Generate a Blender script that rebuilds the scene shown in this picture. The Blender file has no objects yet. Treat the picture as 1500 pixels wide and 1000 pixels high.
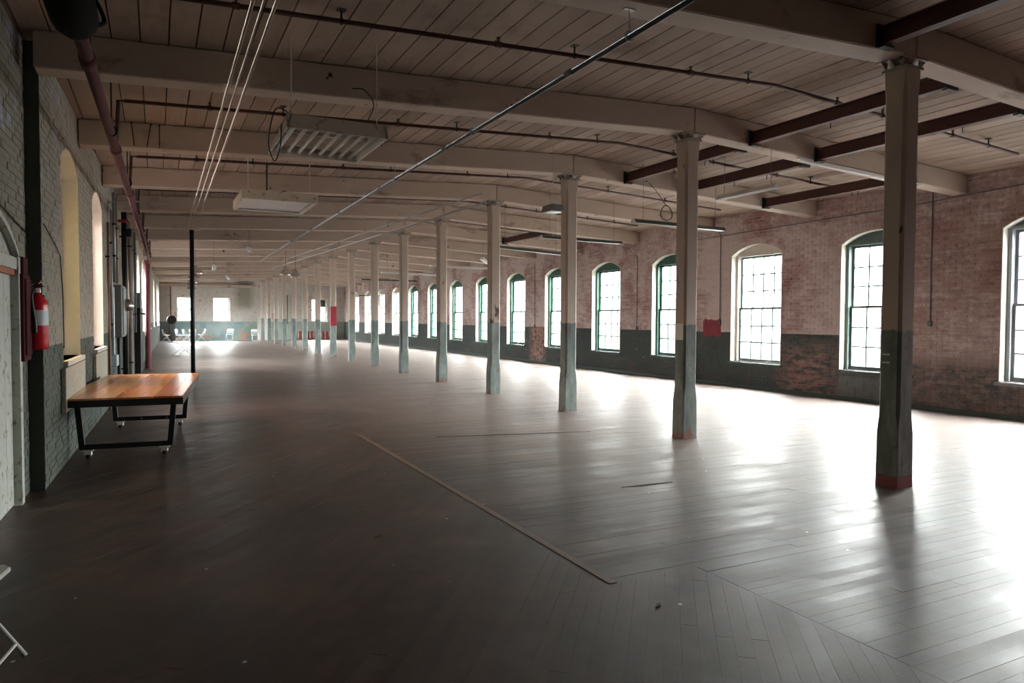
import bpy, math, random
from mathutils import Vector, Matrix
random.seed(7)
R = math.radians
C = bpy.context.scene.collection
scene = bpy.context.scene

# ------------------------------------------------------------------ camera
F_PX, YAW, PITCH, ROLL, EYE = 1038.0, .4648, .0329, .0044, 1.65
def cam_ray(px, py):
    u, v = (px-750)/F_PX, (py-500)/F_PX
    c, s = math.cos(ROLL), math.sin(ROLL); u, v = u*c+v*s, -u*s+v*c
    cp, sp = math.cos(PITCH), math.sin(PITCH)
    cy, cz = v*cp+sp, -v*sp+cp
    return Vector((u*math.cos(YAW)+cz*math.sin(YAW), -u*math.sin(YAW)+cz*math.cos(YAW), -cy))
fwd = cam_ray(750, 500).normalized()
rt = (cam_ray(1750, 500)-cam_ray(750, 500)).normalized()
up = rt.cross(fwd).normalized()
cd = bpy.data.cameras.new('camera'); cam = bpy.data.objects.new('camera', cd); C.objects.link(cam)
m = Matrix((rt, up, -fwd)).transposed().to_4x4(); m.translation = (0, 0, EYE); cam.matrix_world = m
cd.sensor_width = 36; cd.lens = F_PX/1500*36; cd.clip_end = 300
scene.camera = cam
def in_view(p, mx=.06):
    d = Vector(p)-Vector((0, 0, EYE)); z = d.dot(fwd)
    if z < .3: return False
    return abs(d.dot(rt)/z*F_PX) < 750*(1+mx) and abs(d.dot(up)/z*F_PX) < 500*(1+mx)

# ------------------------------------------------------------------ sky, portals, exposure
SKY = 190.0
w = bpy.data.worlds.new('overcast'); scene.world = w; w.use_nodes = True
bg = w.node_tree.nodes['Background']; bg.inputs[0].default_value = (1.0, .968, .96, 1); bg.inputs[1].default_value = SKY
# overcast sky: brighter towards the zenith, the ground below the horizon much dimmer
_n = w.node_tree.nodes; _tc = _n.new('ShaderNodeTexCoord'); _sp = _n.new('ShaderNodeSeparateXYZ'); _rp = _n.new('ShaderNodeValToRGB'); _mr = _n.new('ShaderNodeMapRange'); _mu = _n.new('ShaderNodeMath')
w.node_tree.links.new(_tc.outputs['Generated'], _sp.inputs[0]); w.node_tree.links.new(_sp.outputs[2], _mr.inputs[0]); _mr.inputs[1].default_value = -1; _mr.inputs[2].default_value = 1
w.node_tree.links.new(_mr.outputs[0], _rp.inputs[0]); _e = _rp.color_ramp.elements
_e[0].position = .485; _e[0].color = (.035, .035, .035, 1); _e[1].position = .51; _e[1].color = (.085, .085, .085, 1)
_x = _e.new(.62); _x.color = (.30, .30, .30, 1); _x = _e.new(1.0); _x.color = (1, 1, 1, 1)
_mu.operation = 'MULTIPLY'; w.node_tree.links.new(_rp.outputs[0], _mu.inputs[0]); _mu.inputs[1].default_value = SKY; w.node_tree.links.new(_mu.outputs[0], bg.inputs[1])
scene.view_settings.view_transform = 'Standard'; scene.view_settings.look = 'None'
scene.view_settings.gamma = 1; scene.view_settings.use_curve_mapping = False
scene.view_settings.exposure = 0.62
def portal(loc, direction, sx, sy):
    l = bpy.data.lights.new('daylight_portal', 'AREA'); l.shape = 'RECTANGLE'; l.size = sx; l.size_y = sy
    l.cycles.is_portal = True
    o = bpy.data.objects.new('daylight_portal', l); C.objects.link(o); o.location = loc
    o.rotation_euler = Vector(direction).to_track_quat('-Z', 'Y').to_euler()

# ------------------------------------------------------------------ room numbers
XR, XC, YF, YB = 12.7, 6.57, 53.8, -2.6
LX0, LSL = -1.16, .0253                      # the left wall drifts inward
def LX(y): return LX0+LSL*y
LANG = -math.atan(LSL)
BAY, Y0 = 3.144, 4.577
ZW, ZR = 4.19, 4.52                          # underside of the boards at the walls, at the ridge
def zceil(x):
    if x < XC: return ZW+(ZR-ZW)*(x+1.0)/(XC+1.0)
    return ZW+(ZR-ZW)*(XR-x)/(XR-XC)
BEAM_H = .33

# ------------------------------------------------------------------ helpers
class MB:
    def __init__(s): s.v = []; s.f = []
    def add(s, vs, fs):
        n = len(s.v); s.v += [tuple(p) for p in vs]; s.f += [tuple(n+i for i in f) for f in fs]; return s
    def box(s, x0, y0, z0, x1, y1, z1, M=None):
        vs = [(x0,y0,z0),(x1,y0,z0),(x1,y1,z0),(x0,y1,z0),(x0,y0,z1),(x1,y0,z1),(x1,y1,z1),(x0,y1,z1)]
        if M: vs = [M @ Vector(p) for p in vs]
        return s.add(vs, [(0,3,2,1),(4,5,6,7),(0,1,5,4),(1,2,6,5),(2,3,7,6),(3,0,4,7)])
    def prism(s, pts, axis, a, b):
        """pts: closed 2D outline; axis: 'x','y','z' of extrusion from a to b"""
        def P(p, t):
            return {'x': (t, p[0], p[1]), 'y': (p[0], t, p[1]), 'z': (p[0], p[1], t)}[axis]
        n = len(pts)
        vs = [P(p, a) for p in pts]+[P(p, b) for p in pts]
        return s.add(vs, [tuple(range(n))[::-1], tuple(range(n, 2*n))]+[(i, (i+1) % n, n+(i+1) % n, n+i) for i in range(n)])
    def bar(s, a, b, w, h):
        a = Vector(a); b = Vector(b); d = b-a; L = d.length; q = d.to_track_quat('Z', 'Y').to_matrix().to_4x4(); q.translation = a
        return s.box(-w/2, -h/2, 0, w/2, h/2, L, q)
    def tube(s, pts, r, n=8, caps=True):
        pts = [Vector(p) for p in pts]; rings = []; k = len(s.v); prev = None
        for i, p in enumerate(pts):
            d = (pts[min(i+1, len(pts)-1)]-pts[max(i-1, 0)]).normalized()
            if prev is None:
                a = d.orthogonal().normalized()
            else:
                a = (prev-d*prev.dot(d)); a = a.normalized() if a.length > 1e-6 else d.orthogonal().normalized()
            prev = a; b = d.cross(a)
            rr = r[i] if isinstance(r, (list, tuple)) else r
            s.v += [tuple(p+(a*math.cos(t*2*math.pi/n)+b*math.sin(t*2*math.pi/n))*rr) for t in range(n)]
        for i in range(len(pts)-1):
            for t in range(n):
                s.f.append((k+i*n+t, k+i*n+(t+1) % n, k+(i+1)*n+(t+1) % n, k+(i+1)*n+t))
        if caps:
            s.f.append(tuple(k+t for t in range(n))[::-1]); s.f.append(tuple(k+(len(pts)-1)*n+t for t in range(n)))
        return s
    def cord(s, pts, r, n=6, k=6):
        P = [Vector(p) for p in pts]; P = [P[0]]+P+[P[-1]]; out = []
        for i in range(1, len(P)-2):
            for j in range(k):
                t = j/k; a, b, c, d = P[i-1], P[i], P[i+1], P[i+2]
                out.append(.5*((2*b)+(c-a)*t+(2*a-5*b+4*c-d)*t*t+(3*b-a-3*c+d)*t*t*t))
        out.append(P[-2]); return s.tube(out, r, n)
    def lathe(s, prof, c=(0, 0, 0), n=16):
        k = len(s.v)
        for r, z in prof:
            s.v += [(c[0]+r*math.cos(2*math.pi*t/n), c[1]+r*math.sin(2*math.pi*t/n), c[2]+z) for t in range(n)]
        for i in range(len(prof)-1):
            for t in range(n):
                s.f.append((k+i*n+t, k+i*n+(t+1) % n, k+(i+1)*n+(t+1) % n, k+(i+1)*n+t))
        return s
    def mesh(s, name, mat=None, smooth=False):
        me = bpy.data.meshes.new(name); me.from_pydata(s.v, [], s.f); me.validate()
        if mat: me.materials.append(mat)
        if smooth:
            for p in me.polygons: p.use_smooth = True
        return me
    def build(s, name, mat, parent=None, smooth=False, bevel=0):
        o = bpy.data.objects.new(name, s.mesh(name, mat, smooth)); C.objects.link(o); o.parent = parent
        if bevel:
            b = o.modifiers.new('bevel', 'BEVEL'); b.width = bevel; b.segments = 1; b.limit_method = 'ANGLE'
        return o
def inst(me, name, parent=None, loc=(0, 0, 0), rot=(0, 0, 0), scale=None):
    o = bpy.data.objects.new(name, me); C.objects.link(o); o.parent = parent; o.location = loc; o.rotation_euler = rot
    if scale: o.scale = scale
    return o
def tag(o, label=None, cat=None, group=None, kind=None):
    if label: o['label'] = label
    if cat: o['category'] = cat
    if group: o['group'] = group
    if kind: o['kind'] = kind
    return o
def empty(name, loc=(0, 0, 0), rz=0):
    o = bpy.data.objects.new(name, None); C.objects.link(o); o.location = loc; o.rotation_euler = (0, 0, rz)
    o.empty_display_size = .1
    return o
def thing(name, label, cat, loc=(0, 0, 0), rz=0, group=None):
    return tag(empty(name, loc, rz), label, cat, group)
def copy_tree(o, parent=None):
    c = o.copy(); C.objects.link(c); c.parent = parent
    for ch in list(o.children): copy_tree(ch, c)
    return c
ORD = ['first','second','third','fourth','fifth','sixth','seventh','eighth','ninth','tenth','eleventh','twelfth','thirteenth','fourteenth','fifteenth','sixteenth','seventeenth','eighteenth']

# ------------------------------------------------------------------ materials
class NT:
    def __init__(s, name):
        s.m = bpy.data.materials.new(name); s.m.use_nodes = True; s.t = s.m.node_tree; s.t.nodes.clear()
        s.out = s.t.nodes.new('ShaderNodeOutputMaterial'); s.b = s.t.nodes.new('ShaderNodeBsdfPrincipled')
        s.t.links.new(s.b.outputs[0], s.out.inputs[0])
    def n(s, typ, **k):
        nd = s.t.nodes.new(typ)
        for a, v in k.items(): setattr(nd, a, v)
        return nd
    def set(s, sock, v):
        if isinstance(v, bpy.types.NodeSocket): s.t.links.new(v, sock)
        elif isinstance(v, (tuple, list)) and len(v) == 3 and sock.type == 'RGBA': sock.default_value = (*v, 1)
        else: sock.default_value = v
    def math(s, op, a, b=0., c=None):
        nd = s.n('ShaderNodeMath', operation=op); s.set(nd.inputs[0], a); s.set(nd.inputs[1], b)
        if c is not None: s.set(nd.inputs[2], c)
        return nd.outputs[0]
    def pos(s):
        return s.n('ShaderNodeNewGeometry').outputs['Position']
    def sep(s, v):
        nd = s.n('ShaderNodeSeparateXYZ'); s.set(nd.inputs[0], v); return nd.outputs
    def comb(s, x, y, z):
        nd = s.n('ShaderNodeCombineXYZ'); s.set(nd.inputs[0], x); s.set(nd.inputs[1], y); s.set(nd.inputs[2], z); return nd.outputs[0]
    def noise(s, vec, scale, detail=3., rough=.6, stretch=None, dist=0.):
        if stretch:
            mp = s.n('ShaderNodeMapping'); s.set(mp.inputs[0], vec); mp.inputs['Scale'].default_value = stretch; vec = mp.outputs[0]
        nd = s.n('ShaderNodeTexNoise'); s.set(nd.inputs['Vector'], vec); nd.inputs['Scale'].default_value = scale
        nd.inputs['Detail'].default_value = detail; nd.inputs['Roughness'].default_value = rough; nd.inputs['Distortion'].default_value = dist
        return nd.outputs['Fac']
    def ramp(s, f, stops, interp='LINEAR'):
        nd = s.n('ShaderNodeValToRGB'); s.set(nd.inputs[0], f); cr = nd.color_ramp; cr.interpolation = interp
        while len(cr.elements) < len(stops): cr.elements.new(.5)
        for e, (p, c) in zip(cr.elements, stops):
            e.position = p; e.color = (*c, 1) if isinstance(c, tuple) else (c, c, c, 1)
        return nd.outputs[0]
    def step(s, f, a, b):
        nd = s.n('ShaderNodeMapRange'); s.set(nd.inputs[0], f); nd.inputs[1].default_value = a; nd.inputs[2].default_value = b
        return nd.outputs[0]
    def mix(s, f, a, b, mode='MIX'):
        nd = s.n('ShaderNodeMix', data_type='RGBA', blend_type=mode); s.set(nd.inputs[0], f); s.set(nd.inputs[6], a); s.set(nd.inputs[7], b)
        return nd.outputs[2]
    def rand(s):
        a = s.n('ShaderNodeObjectInfo').outputs['Random']; t = s.n('ShaderNodeAttribute', attribute_name='tint').outputs['Fac']
        return s.math('FRACT', s.math('ADD', a, s.math('MULTIPLY', t, 1.7)))
    def bump(s, h, strength=.3, dist=.01):
        nd = s.n('ShaderNodeBump'); nd.inputs['Strength'].default_value = strength; nd.inputs['Distance'].default_value = dist
        s.set(nd.inputs['Height'], h); s.t.links.new(nd.outputs[0], s.b.inputs['Normal'])
    def done(s, col, rough=.7, metal=0., spec=.5):
        s.set(s.b.inputs['Base Color'], col); s.set(s.b.inputs['Roughness'], rough); s.set(s.b.inputs['Metallic'], metal)
        s.set(s.b.inputs['Specular IOR Level'], spec); return s.m

def simple(name, col, rough=.6, metal=0., vary=.25, scale=6., stain=None, spec=.5):
    t = NT(name); p = t.pos()
    f = t.noise(p, scale, 4.)
    c = t.mix(f, tuple(x*(1-vary) for x in col), tuple(min(1, x*(1+vary)) for x in col))
    if stain: c = t.mix(t.step(t.noise(p, scale*1.7, 5.), .56, .66), c, stain)
    t.bump(f, .15, .004)
    return t.done(c, rough, metal, spec)

def brick_mat(name, upper, lower, bricks, peel_hi, peel_lo, axis=1, line=1.33, kind=None):
    t = NT(name); p = t.pos(); x, y, z = t.sep(p)
    along = y if axis == 1 else x
    row = t.math('FLOOR', t.math('DIVIDE', z, .07))
    colm = t.math('FLOOR', t.math('ADD', t.math('DIVIDE', along, .215), t.math('MULTIPLY', t.math('MODULO', row, 2.), .5)))
    wn = t.n('ShaderNodeTexWhiteNoise', noise_dimensions='2D'); t.set(wn.inputs['Vector'], t.comb(row, colm, 0.))
    bid = wn.outputs[0]
    bc = t.ramp(bid, [(0, bricks[0]), (.5, bricks[1]), (1, bricks[2])])
    def P3(a, b, c): return t.comb(t.math('MULTIPLY', along, a), t.math('MULTIPLY', z, b), c)
    big = t.noise(p, .55, 4., .65); fine = t.noise(p, 7., 5., .7); streak = t.noise(P3(1.1, 7., 0.), 1.6, 4., .65)
    br = t.n('ShaderNodeTexBrick'); br.offset = .5; t.set(br.inputs['Vector'], t.comb(along, z, 0.)); br.inputs['Scale'].default_value = 1.
    br.inputs['Brick Width'].default_value = .215; br.inputs['Row Height'].default_value = .07; br.inputs['Mortar Size'].default_value = .006
    mortar = br.outputs['Fac']
    bc = t.mix(t.math('MULTIPLY', mortar, .75), bc, (.50, .44, .40))
    mk = t.math('ADD', t.math('ADD', t.math('MULTIPLY', big, 1.5), t.math('MULTIPLY', fine, .35)), t.math('ADD', t.math('MULTIPLY', bid, .18), t.math('MULTIPLY', streak, .5)))
    up_mask = t.step(mk, peel_hi[0], peel_hi[1]); lo_mask = t.step(mk, peel_lo[0], peel_lo[1])
    up = t.mix(streak, tuple(c*.80 for c in upper), tuple(min(1, c*1.15) for c in upper))
    lo = t.mix(fine, tuple(c*.7 for c in lower), tuple(c*1.35 for c in lower))
    if kind == 'right':
        nearz = t.step(y, 9.9, 8.9); ln = t.math('SUBTRACT', line, t.math('MULTIPLY', nearz, .55)); soft = t.math('ADD', .012, t.math('MULTIPLY', nearz, .35))
        isup = t.n('ShaderNodeMapRange'); t.set(isup.inputs[0], t.math('ADD', z, t.math('MULTIPLY', fine, .02))); t.set(isup.inputs[1], ln); t.set(isup.inputs[2], t.math('ADD', ln, soft)); isup = isup.outputs[0]
    else: isup = t.step(t.math('ADD', z, t.math('MULTIPLY', fine, .02)), line, line+.012)
    pc = t.mix(isup, lo, up); mask = t.math('ADD', t.math('MULTIPLY', up_mask, isup), t.math('MULTIPLY', lo_mask, t.math('SUBTRACT', 1., isup)))
    dirty = t.mix(isup, t.mix(.5, bc, lower), bc)
    col = t.mix(mask, pc, dirty)
    # dirty stretch of the wall nearest the camera, bare of most paint
    if kind == 'right':
        near = t.math('MULTIPLY', t.step(y, 10.6, 8.6), t.step(t.math('ADD', t.math('MULTIPLY', fine, .5), t.math('MULTIPLY', streak, .5)), .38, .56))
        soot = t.mix(bid, (.23, .15, .135), (.38, .27, .24)); soot = t.mix(t.math('MULTIPLY', mortar, .5), soot, (.34, .29, .26))
        col = t.mix(t.math('MULTIPLY', near, .75), col, soot)
        b1 = t.math('MULTIPLY', t.step(t.math('ABSOLUTE', t.math('SUBTRACT', y, 10.95)), 1.0, .4), t.math('MULTIPLY', t.step(z, 1.34, .7), t.step(t.math('ADD', t.math('MULTIPLY', streak, .7), t.math('MULTIPLY', fine, .3)), .42, .56)))
        col = t.mix(b1, col, t.mix(t.math('MULTIPLY', mortar, .6), t.mix(bid, (.26, .125, .10), (.38, .24, .21)), (.42, .38, .36)))
        b2 = t.math('MULTIPLY', t.step(t.math('ABSOLUTE', t.math('SUBTRACT', y, 23.2)), .75, .3), t.math('MULTIPLY', t.step(z, 1.4, 1.3), t.step(fine, .4, .52)))
        col = t.mix(b2, col, t.mix(bid, (.33, .17, .14), (.45, .28, .24)))
        b4 = t.math('MULTIPLY', t.step(z, .6, .45), t.step(streak, .52, .62)); col = t.mix(t.math('MULTIPLY', b4, .5), col, (.15, .09, .08))
        # red painted square with a ragged top edge
        r1 = t.math('MULTIPLY', t.step(t.math('ABSOLUTE', t.math('SUBTRACT', y, 13.92)), .335, .32),
                    t.math('MULTIPLY', t.step(z, 1.2, 1.21), t.step(t.math('ADD', z, t.math('MULTIPLY', t.noise(p, 9., 3.), .35)), 1.82, 1.80)))
        col = t.mix(r1, col, t.mix(fine, (.20, .03, .045), (.34, .07, .09)))
        b3 = t.math('MULTIPLY', t.step(t.math('ABSOLUTE', t.math('SUBTRACT', y, 9.34)), .8, .78), t.step(z, .5, .48))
        col = t.mix(t.math('MULTIPLY', b3, .8), col, t.mix(fine, (.10, .12, .125), (.22, .24, .235)))
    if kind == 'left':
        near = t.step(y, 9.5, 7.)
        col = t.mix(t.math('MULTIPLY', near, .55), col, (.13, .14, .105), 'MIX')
        col = t.mix(t.math('MULTIPLY', t.step(t.noise(p, 2.6, 5.), .55, .62), t.math('MULTIPLY', t.step(z, 2.4, 2.9), t.step(y, 10.5, 9.))), col, (.36, .37, .45))
    h = t.math('ADD', t.math('MULTIPLY', t.math('SUBTRACT', 1., br.outputs['Fac']), 1.), t.math('MULTIPLY', fine, .5))
    t.bump(h, .6 if kind == 'right' else .35, .006)
    return t.done(col, .78, 0, .3)

BR = [(.24, .105, .095), (.33, .175, .155), (.42, .27, .245)]
M = {}
M['wall_right'] = brick_mat('worn whitewashed brick', (.66, .56, .54), (.065, .08, .078), BR, (1.17, 1.46), (1.50, 1.66), 1, 1.33, 'right')
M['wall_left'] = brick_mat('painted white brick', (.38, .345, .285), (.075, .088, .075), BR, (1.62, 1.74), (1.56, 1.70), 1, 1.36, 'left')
M['mortar_right'] = M['wall_right']; M['mortar_left'] = M['wall_left']

def far_wall_mat():
    t = NT('peeling far wall'); p = t.pos(); x, y, z = t.sep(p)
    a = t.noise(p, .7, 5., .65); b = t.noise(p, 2.2, 5., .7); c = t.noise(p, 1.1, 3., .6, (1, 1, 2.5))
    up = t.ramp(b, [(.35, (.50, .47, .44)), (.6, (.62, .60, .57))])
    up = t.mix(t.step(b, .56, .68), up, (.45, .26, .21))
    bx = t.math('MULTIPLY', t.step(x, 7.0, 8.0), .7)
    gr = t.math('MULTIPLY', t.math('MULTIPLY', t.step(t.math('ABSOLUTE', t.math('SUBTRACT', x, 5.6)), .8, .3), t.step(t.math('ADD', z, b), 2.5, 3.)), .8)
    up = t.mix(gr, up, (.27, .26, .19))
    up = t.mix(t.math('MULTIPLY', t.step(x, 1.0, .6), .6), up, (.28, .22, .19))
    lo = t.ramp(a, [(.3, (.17, .27, .28)), (.5, (.24, .35, .37)), (.62, (.36, .44, .44))])
    lo = t.mix(t.math('MULTIPLY', t.step(c, .5, .6), t.step(z, .9, .6)), lo, (.52, .27, .18))
    lo = t.mix(t.math('MULTIPLY', t.step(c, .46, .36), t.step(x, 4.6, 5.2)), lo, (.28, .38, .24))
    lo = t.mix(t.math('MULTIPLY', t.step(x, 1.15, 1.1), .8), lo, (.07, .08, .08))
    lo = t.mix(t.math('MULTIPLY', t.step(x, 6.9, 7.0), .8), lo, t.mix(a, (.26, .31, .27), (.40, .40, .36)))
    col = t.mix(t.step(z, 1.31, 1.33), lo, up)
    t.bump(b, .2, .01)
    return t.done(col, .8)
M['wall_far'] = far_wall_mat()
M['back_wall'] = simple('dark painted brick', (.14, .12, .10), .85)

def floor_mat(name, dark, mid, lite, rough0):
    t = NT(name); p = t.pos(); r = t.rand(); px_, py_, pz_ = t.sep(p)
    tc = t.n('ShaderNodeTexCoord').outputs['Object']
    big = t.noise(p, .45, 4., .6); fine = t.noise(tc, 6., 5., .7, (12, 1, 1)); blot = t.noise(p, 2.4, 5., .65)
    c = t.ramp(t.math('ADD', t.math('MULTIPLY', r, .45), t.math('MULTIPLY', fine, .55)), [(.2, dark), (.5, mid), (.85, lite)])
    c = t.mix(t.math('MULTIPLY', t.step(fine, .56, .66), .6), c, tuple(v*.45 for v in dark))
    c = t.mix(t.step(blot, .5, .75), c, tuple(v*1.6+.03 for v in mid))
    c = t.mix(t.math('MULTIPLY', t.step(big, .45, .62), .5), c, dark)
    c = t.mix(t.math('MULTIPLY', t.step(t.noise(p, 1.3, 4.), .5, .68), .55), c, (.115, .052, .035))
    window_glow = t.math('MAXIMUM', t.math('MULTIPLY', t.step(t.math('ADD', px_, blot), 2.9, 5.5), t.math('ADD', .15, t.math('MULTIPLY', .85, t.step(py_, 2.5, 6.)))), t.step(py_, 12.5, 22.))   # window brightness painted into the right aisle and far hall boards, faded near the camera
    c = t.mix(t.math('MULTIPLY', window_glow, t.math('SUBTRACT', .5, t.math('MULTIPLY', t.step(py_, 14., 26.), .22))), c, (.33, .27, .25))
    sp = t.n('ShaderNodeTexVoronoi'); t.set(sp.inputs['Vector'], p); sp.inputs['Scale'].default_value = 3.1
    c = t.mix(t.math('MULTIPLY', t.step(sp.outputs['Distance'], .045, .03), t.step(blot, .48, .5)), c, (.5, .5, .5))
    rg = t.math('ADD', rough0, t.math('ADD', t.math('MULTIPLY', t.math('SUBTRACT', blot, .5), .35), t.math('MULTIPLY', t.math('SUBTRACT', r, .5), .1)))
    t.bump(t.math('ADD', fine, t.math('MULTIPLY', blot, .6)), .25, .004)
    return t.done(c, rg, 0, .4)
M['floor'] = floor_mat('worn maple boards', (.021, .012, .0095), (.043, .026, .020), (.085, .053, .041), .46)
M['gap'] = simple('dark gap under the boards', (.02, .015, .012), .8)

def ceil_mat():
    t = NT('painted ceiling boards'); p = t.pos(); r = t.rand()
    a = t.noise(p, 1.1, 5., .65); g = t.noise(p, 5., 4., .6, (3, .4, 1)); b = t.noise(p, .35, 3.)
    c = t.mix(r, (.31, .23, .18), (.45, .34, .275))
    c = t.mix(t.math('MULTIPLY', t.step(g, .5, .7), .45), c, (.26, .185, .14))
    c = t.mix(t.math('MULTIPLY', t.step(a, .56, .72), .6), c, (.15, .095, .065))
    c = t.mix(t.math('MULTIPLY', t.step(b, .5, .65), .3), c, (.27, .195, .155))
    t.bump(g, .2, .004)
    return t.done(c, .75, 0, .3)
M['ceiling'] = ceil_mat()
def beam_mat():
    t = NT('painted beam timber'); p = t.pos()
    a = t.noise(p, 1.6, 6., .7, (.5, 1, 1)); g = t.noise(p, 9., 4., .6, (.25, 1, 1))
    c = t.mix(g, (.45, .355, .29), (.57, .46, .385))
    c = t.mix(t.math('MULTIPLY', t.step(a, .58, .68), .7), c, (.20, .13, .09))
    c = t.mix(t.step(t.noise(p, 4., 3.), .70, .73), c, (.06, .045, .035))
    t.bump(g, .3, .005)
    return t.done(c, .7, 0, .35)
M['beam'] = beam_mat()
def col_mat():
    t = NT('two tone column paint'); p = t.pos(); x, y, z = t.sep(p)
    a = t.noise(p, 5., 6., .7, (1, 1, .3)); b = t.noise(p, 14., 5., .7, (1, 1, .25)); r = t.n('ShaderNodeObjectInfo').outputs['Random']
    up = t.mix(b, (.46, .375, .315), (.60, .505, .43)); up = t.mix(t.step(a, .64, .67), up, (.12, .08, .06))
    lo = t.ramp(a, [(.3, (.09, .12, .115)), (.5, (.175, .215, .205)), (.68, (.28, .325, .315))])
    lo = t.mix(t.step(b, .60, .66), lo, (.13, .10, .085))
    k = t.step(t.math('ADD', z, t.math('ADD', t.math('MULTIPLY', a, .10), t.math('MULTIPLY', r, .05))), 1.63, 1.645)
    c = t.mix(k, lo, up)
    rust = t.math('MULTIPLY', t.step(t.math('ADD', z, t.math('MULTIPLY', a, .5)), .37, .30), t.step(b, .50, .56))
    c = t.mix(rust, c, t.mix(r, (.34, .10, .045), (.22, .05, .045)))
    t.bump(b, .35, .006)
    return t.done(c, .6, 0, .45)
M['column'] = col_mat()
M['reveal'] = simple('cream reveal paint', (.74, .71, .62), .7, 0, .12, 9.)
M['green'] = simple('dark green sash paint', (.018, .080, .055), .45, 0, .3, 8.)
M['greygreen'] = simple('grey green sash paint', (.11, .16, .15), .45, 0, .3, 8.)
M['greytrim'] = simple('grey window paint', (.24, .25, .27), .5, 0, .2, 8.)
M['whitewood'] = simple('white window board', (.62, .57, .53), .6, 0, .15, 8.)
M['sill_green'] = simple('dark green sill paint', (.05, .085, .075), .5, 0, .3, 8.)
def glass_mat(name='window glass', tint=(.93, .97, .96)):
    t = NT(name); t.t.nodes.remove(t.b)
    tr = t.n('ShaderNodeBsdfTransparent'); tr.inputs[0].default_value = (*tint, 1)
    gl = t.n('ShaderNodeBsdfGlossy'); gl.inputs['Roughness'].default_value = .03
    fr = t.n('ShaderNodeFresnel'); fr.inputs[0].default_value = 1.45
    mx = t.n('ShaderNodeMixShader'); t.t.links.new(t.math('MULTIPLY', fr.outputs[0], .6), mx.inputs[0])
    t.t.links.new(tr.outputs[0], mx.inputs[1]); t.t.links.new(gl.outputs[0], mx.inputs[2]); t.t.links.new(mx.outputs[0], t.out.inputs[0])
    return t.m
M['glass'] = glass_mat()
M['glass_yellow'] = glass_mat('yellowed dimming glass', (.30, .27, .185))  # yellowed tint, deepened to dim the nearest left window
M['glass_dim'] = glass_mat('dimming glass', (.55, .51, .50))  # tint darkened to cut the daylight through these panes
M['redpipe'] = simple('dark red pipe paint', (.085, .030, .028), .5, 0, .3)
M['mainpipe'] = simple('dull red pipe paint', (.11, .04, .043), .8, 0, .25, 5., spec=.15)
M['pinkpipe'] = simple('faded red pipe paint', (.34, .13, .15), .4, 0, .25, 5.)
M['joist'] = simple('oxide red steel paint', (.11, .042, .036), .6, 0, .3)
M['joist_end'] = simple('dark steel plate', (.03, .03, .032), .6)
M['conduit'] = simple('galvanised conduit', (.42, .44, .46), .4, .7, .15)
M['darkconduit'] = simple('dark grey conduit', (.13, .14, .15), .4, .3, .2)
M['creamconduit'] = simple('painted conduit', (.36, .30, .24), .6, 0, .15)
M['iron'] = simple('painted cast iron', (.38, .33, .28), .6, 0, .2, 9., (.10, .07, .05))
M['black'] = simple('black painted steel', (.012, .012, .013), .45, .2, .3)
M['white'] = simple('white enamel', (.78, .77, .74), .35, 0, .05)
M['tube'] = simple('white fluorescent tube glass', (.85, .86, .87), .25, 0, .03)
M['fixture'] = simple('cream fixture enamel', (.74, .69, .60), .45, 0, .1, 5., (.40, .30, .22))
M['darkfixture'] = simple('dark green reflector enamel', (.07, .085, .08), .4, 0, .2)
M['diffuser'] = simple('milky diffuser', (.74, .76, .80), .3, 0, .04)
M['extred'] = simple('extinguisher red', (.55, .015, .02), .25, 0, .08)
M['boardred'] = simple('dark red painted board', (.06, .006, .009), .8, 0, .25, spec=.2)
M['chrome'] = simple('bright metal', (.75, .75, .77), .18, 1., .05)
M['soot'] = simple('sooty black iron', (.010, .009, .008), .95, 0, .3, spec=.1)
M['rubber'] = simple('black rubber', (.015, .015, .015), .5)
M['paper'] = simple('pale paper label', (.62, .66, .72), .5, 0, .08, 30.)
M['chair'] = simple('white folding chair enamel', (.80, .82, .84), .4, 0, .05)
M['greychair'] = simple('grey white chair plastic', (.55, .55, .52), .45, 0, .05)
M['doorwhite'] = simple('peeling white door paint', (.48, .50, .46), .6, 0, .2, 7., (.20, .17, .11))
M['orange'] = simple('rust orange board', (.34, .10, .03), .6)
M['darkgreen'] = simple('dark green panel', (.035, .06, .055), .6)
M['strip'] = simple('light brown batten', (.17, .115, .085), .55, 0, .2)
M['splinter'] = simple('dark wood sliver', (.018, .013, .011), .7)
M['radred'] = simple('red radiator paint', (.34, .06, .05), .5)
M['greybox'] = simple('grey steel box', (.20, .21, .21), .5, .3, .2)
M['brownpipe'] = simple('brown pipe', (.22, .13, .09), .5)
def table_mat():
    t = NT('varnished orange pine'); r = t.rand(); p = t.n('ShaderNodeTexCoord').outputs['Object']
    g = t.noise(p, 5., 5., .65, (14, 1, 1)); b = t.noise(p, 1.4, 3.)
    c = t.ramp(r, [(0, (.66, .17, .03)), (.3, (.88, .37, .09)), (.55, (.60, .13, .02)), (.8, (.92, .50, .18)), (1, (.78, .26, .05))])
    c = t.mix(t.math('MULTIPLY', g, .4), c, (.34, .09, .02)); c = t.mix(t.math('MULTIPLY', t.step(b, .55, .75), .6), c, (.45, .12, .03))
    return t.done(c, .22, 0, .5)
M['table'] = table_mat()

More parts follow.
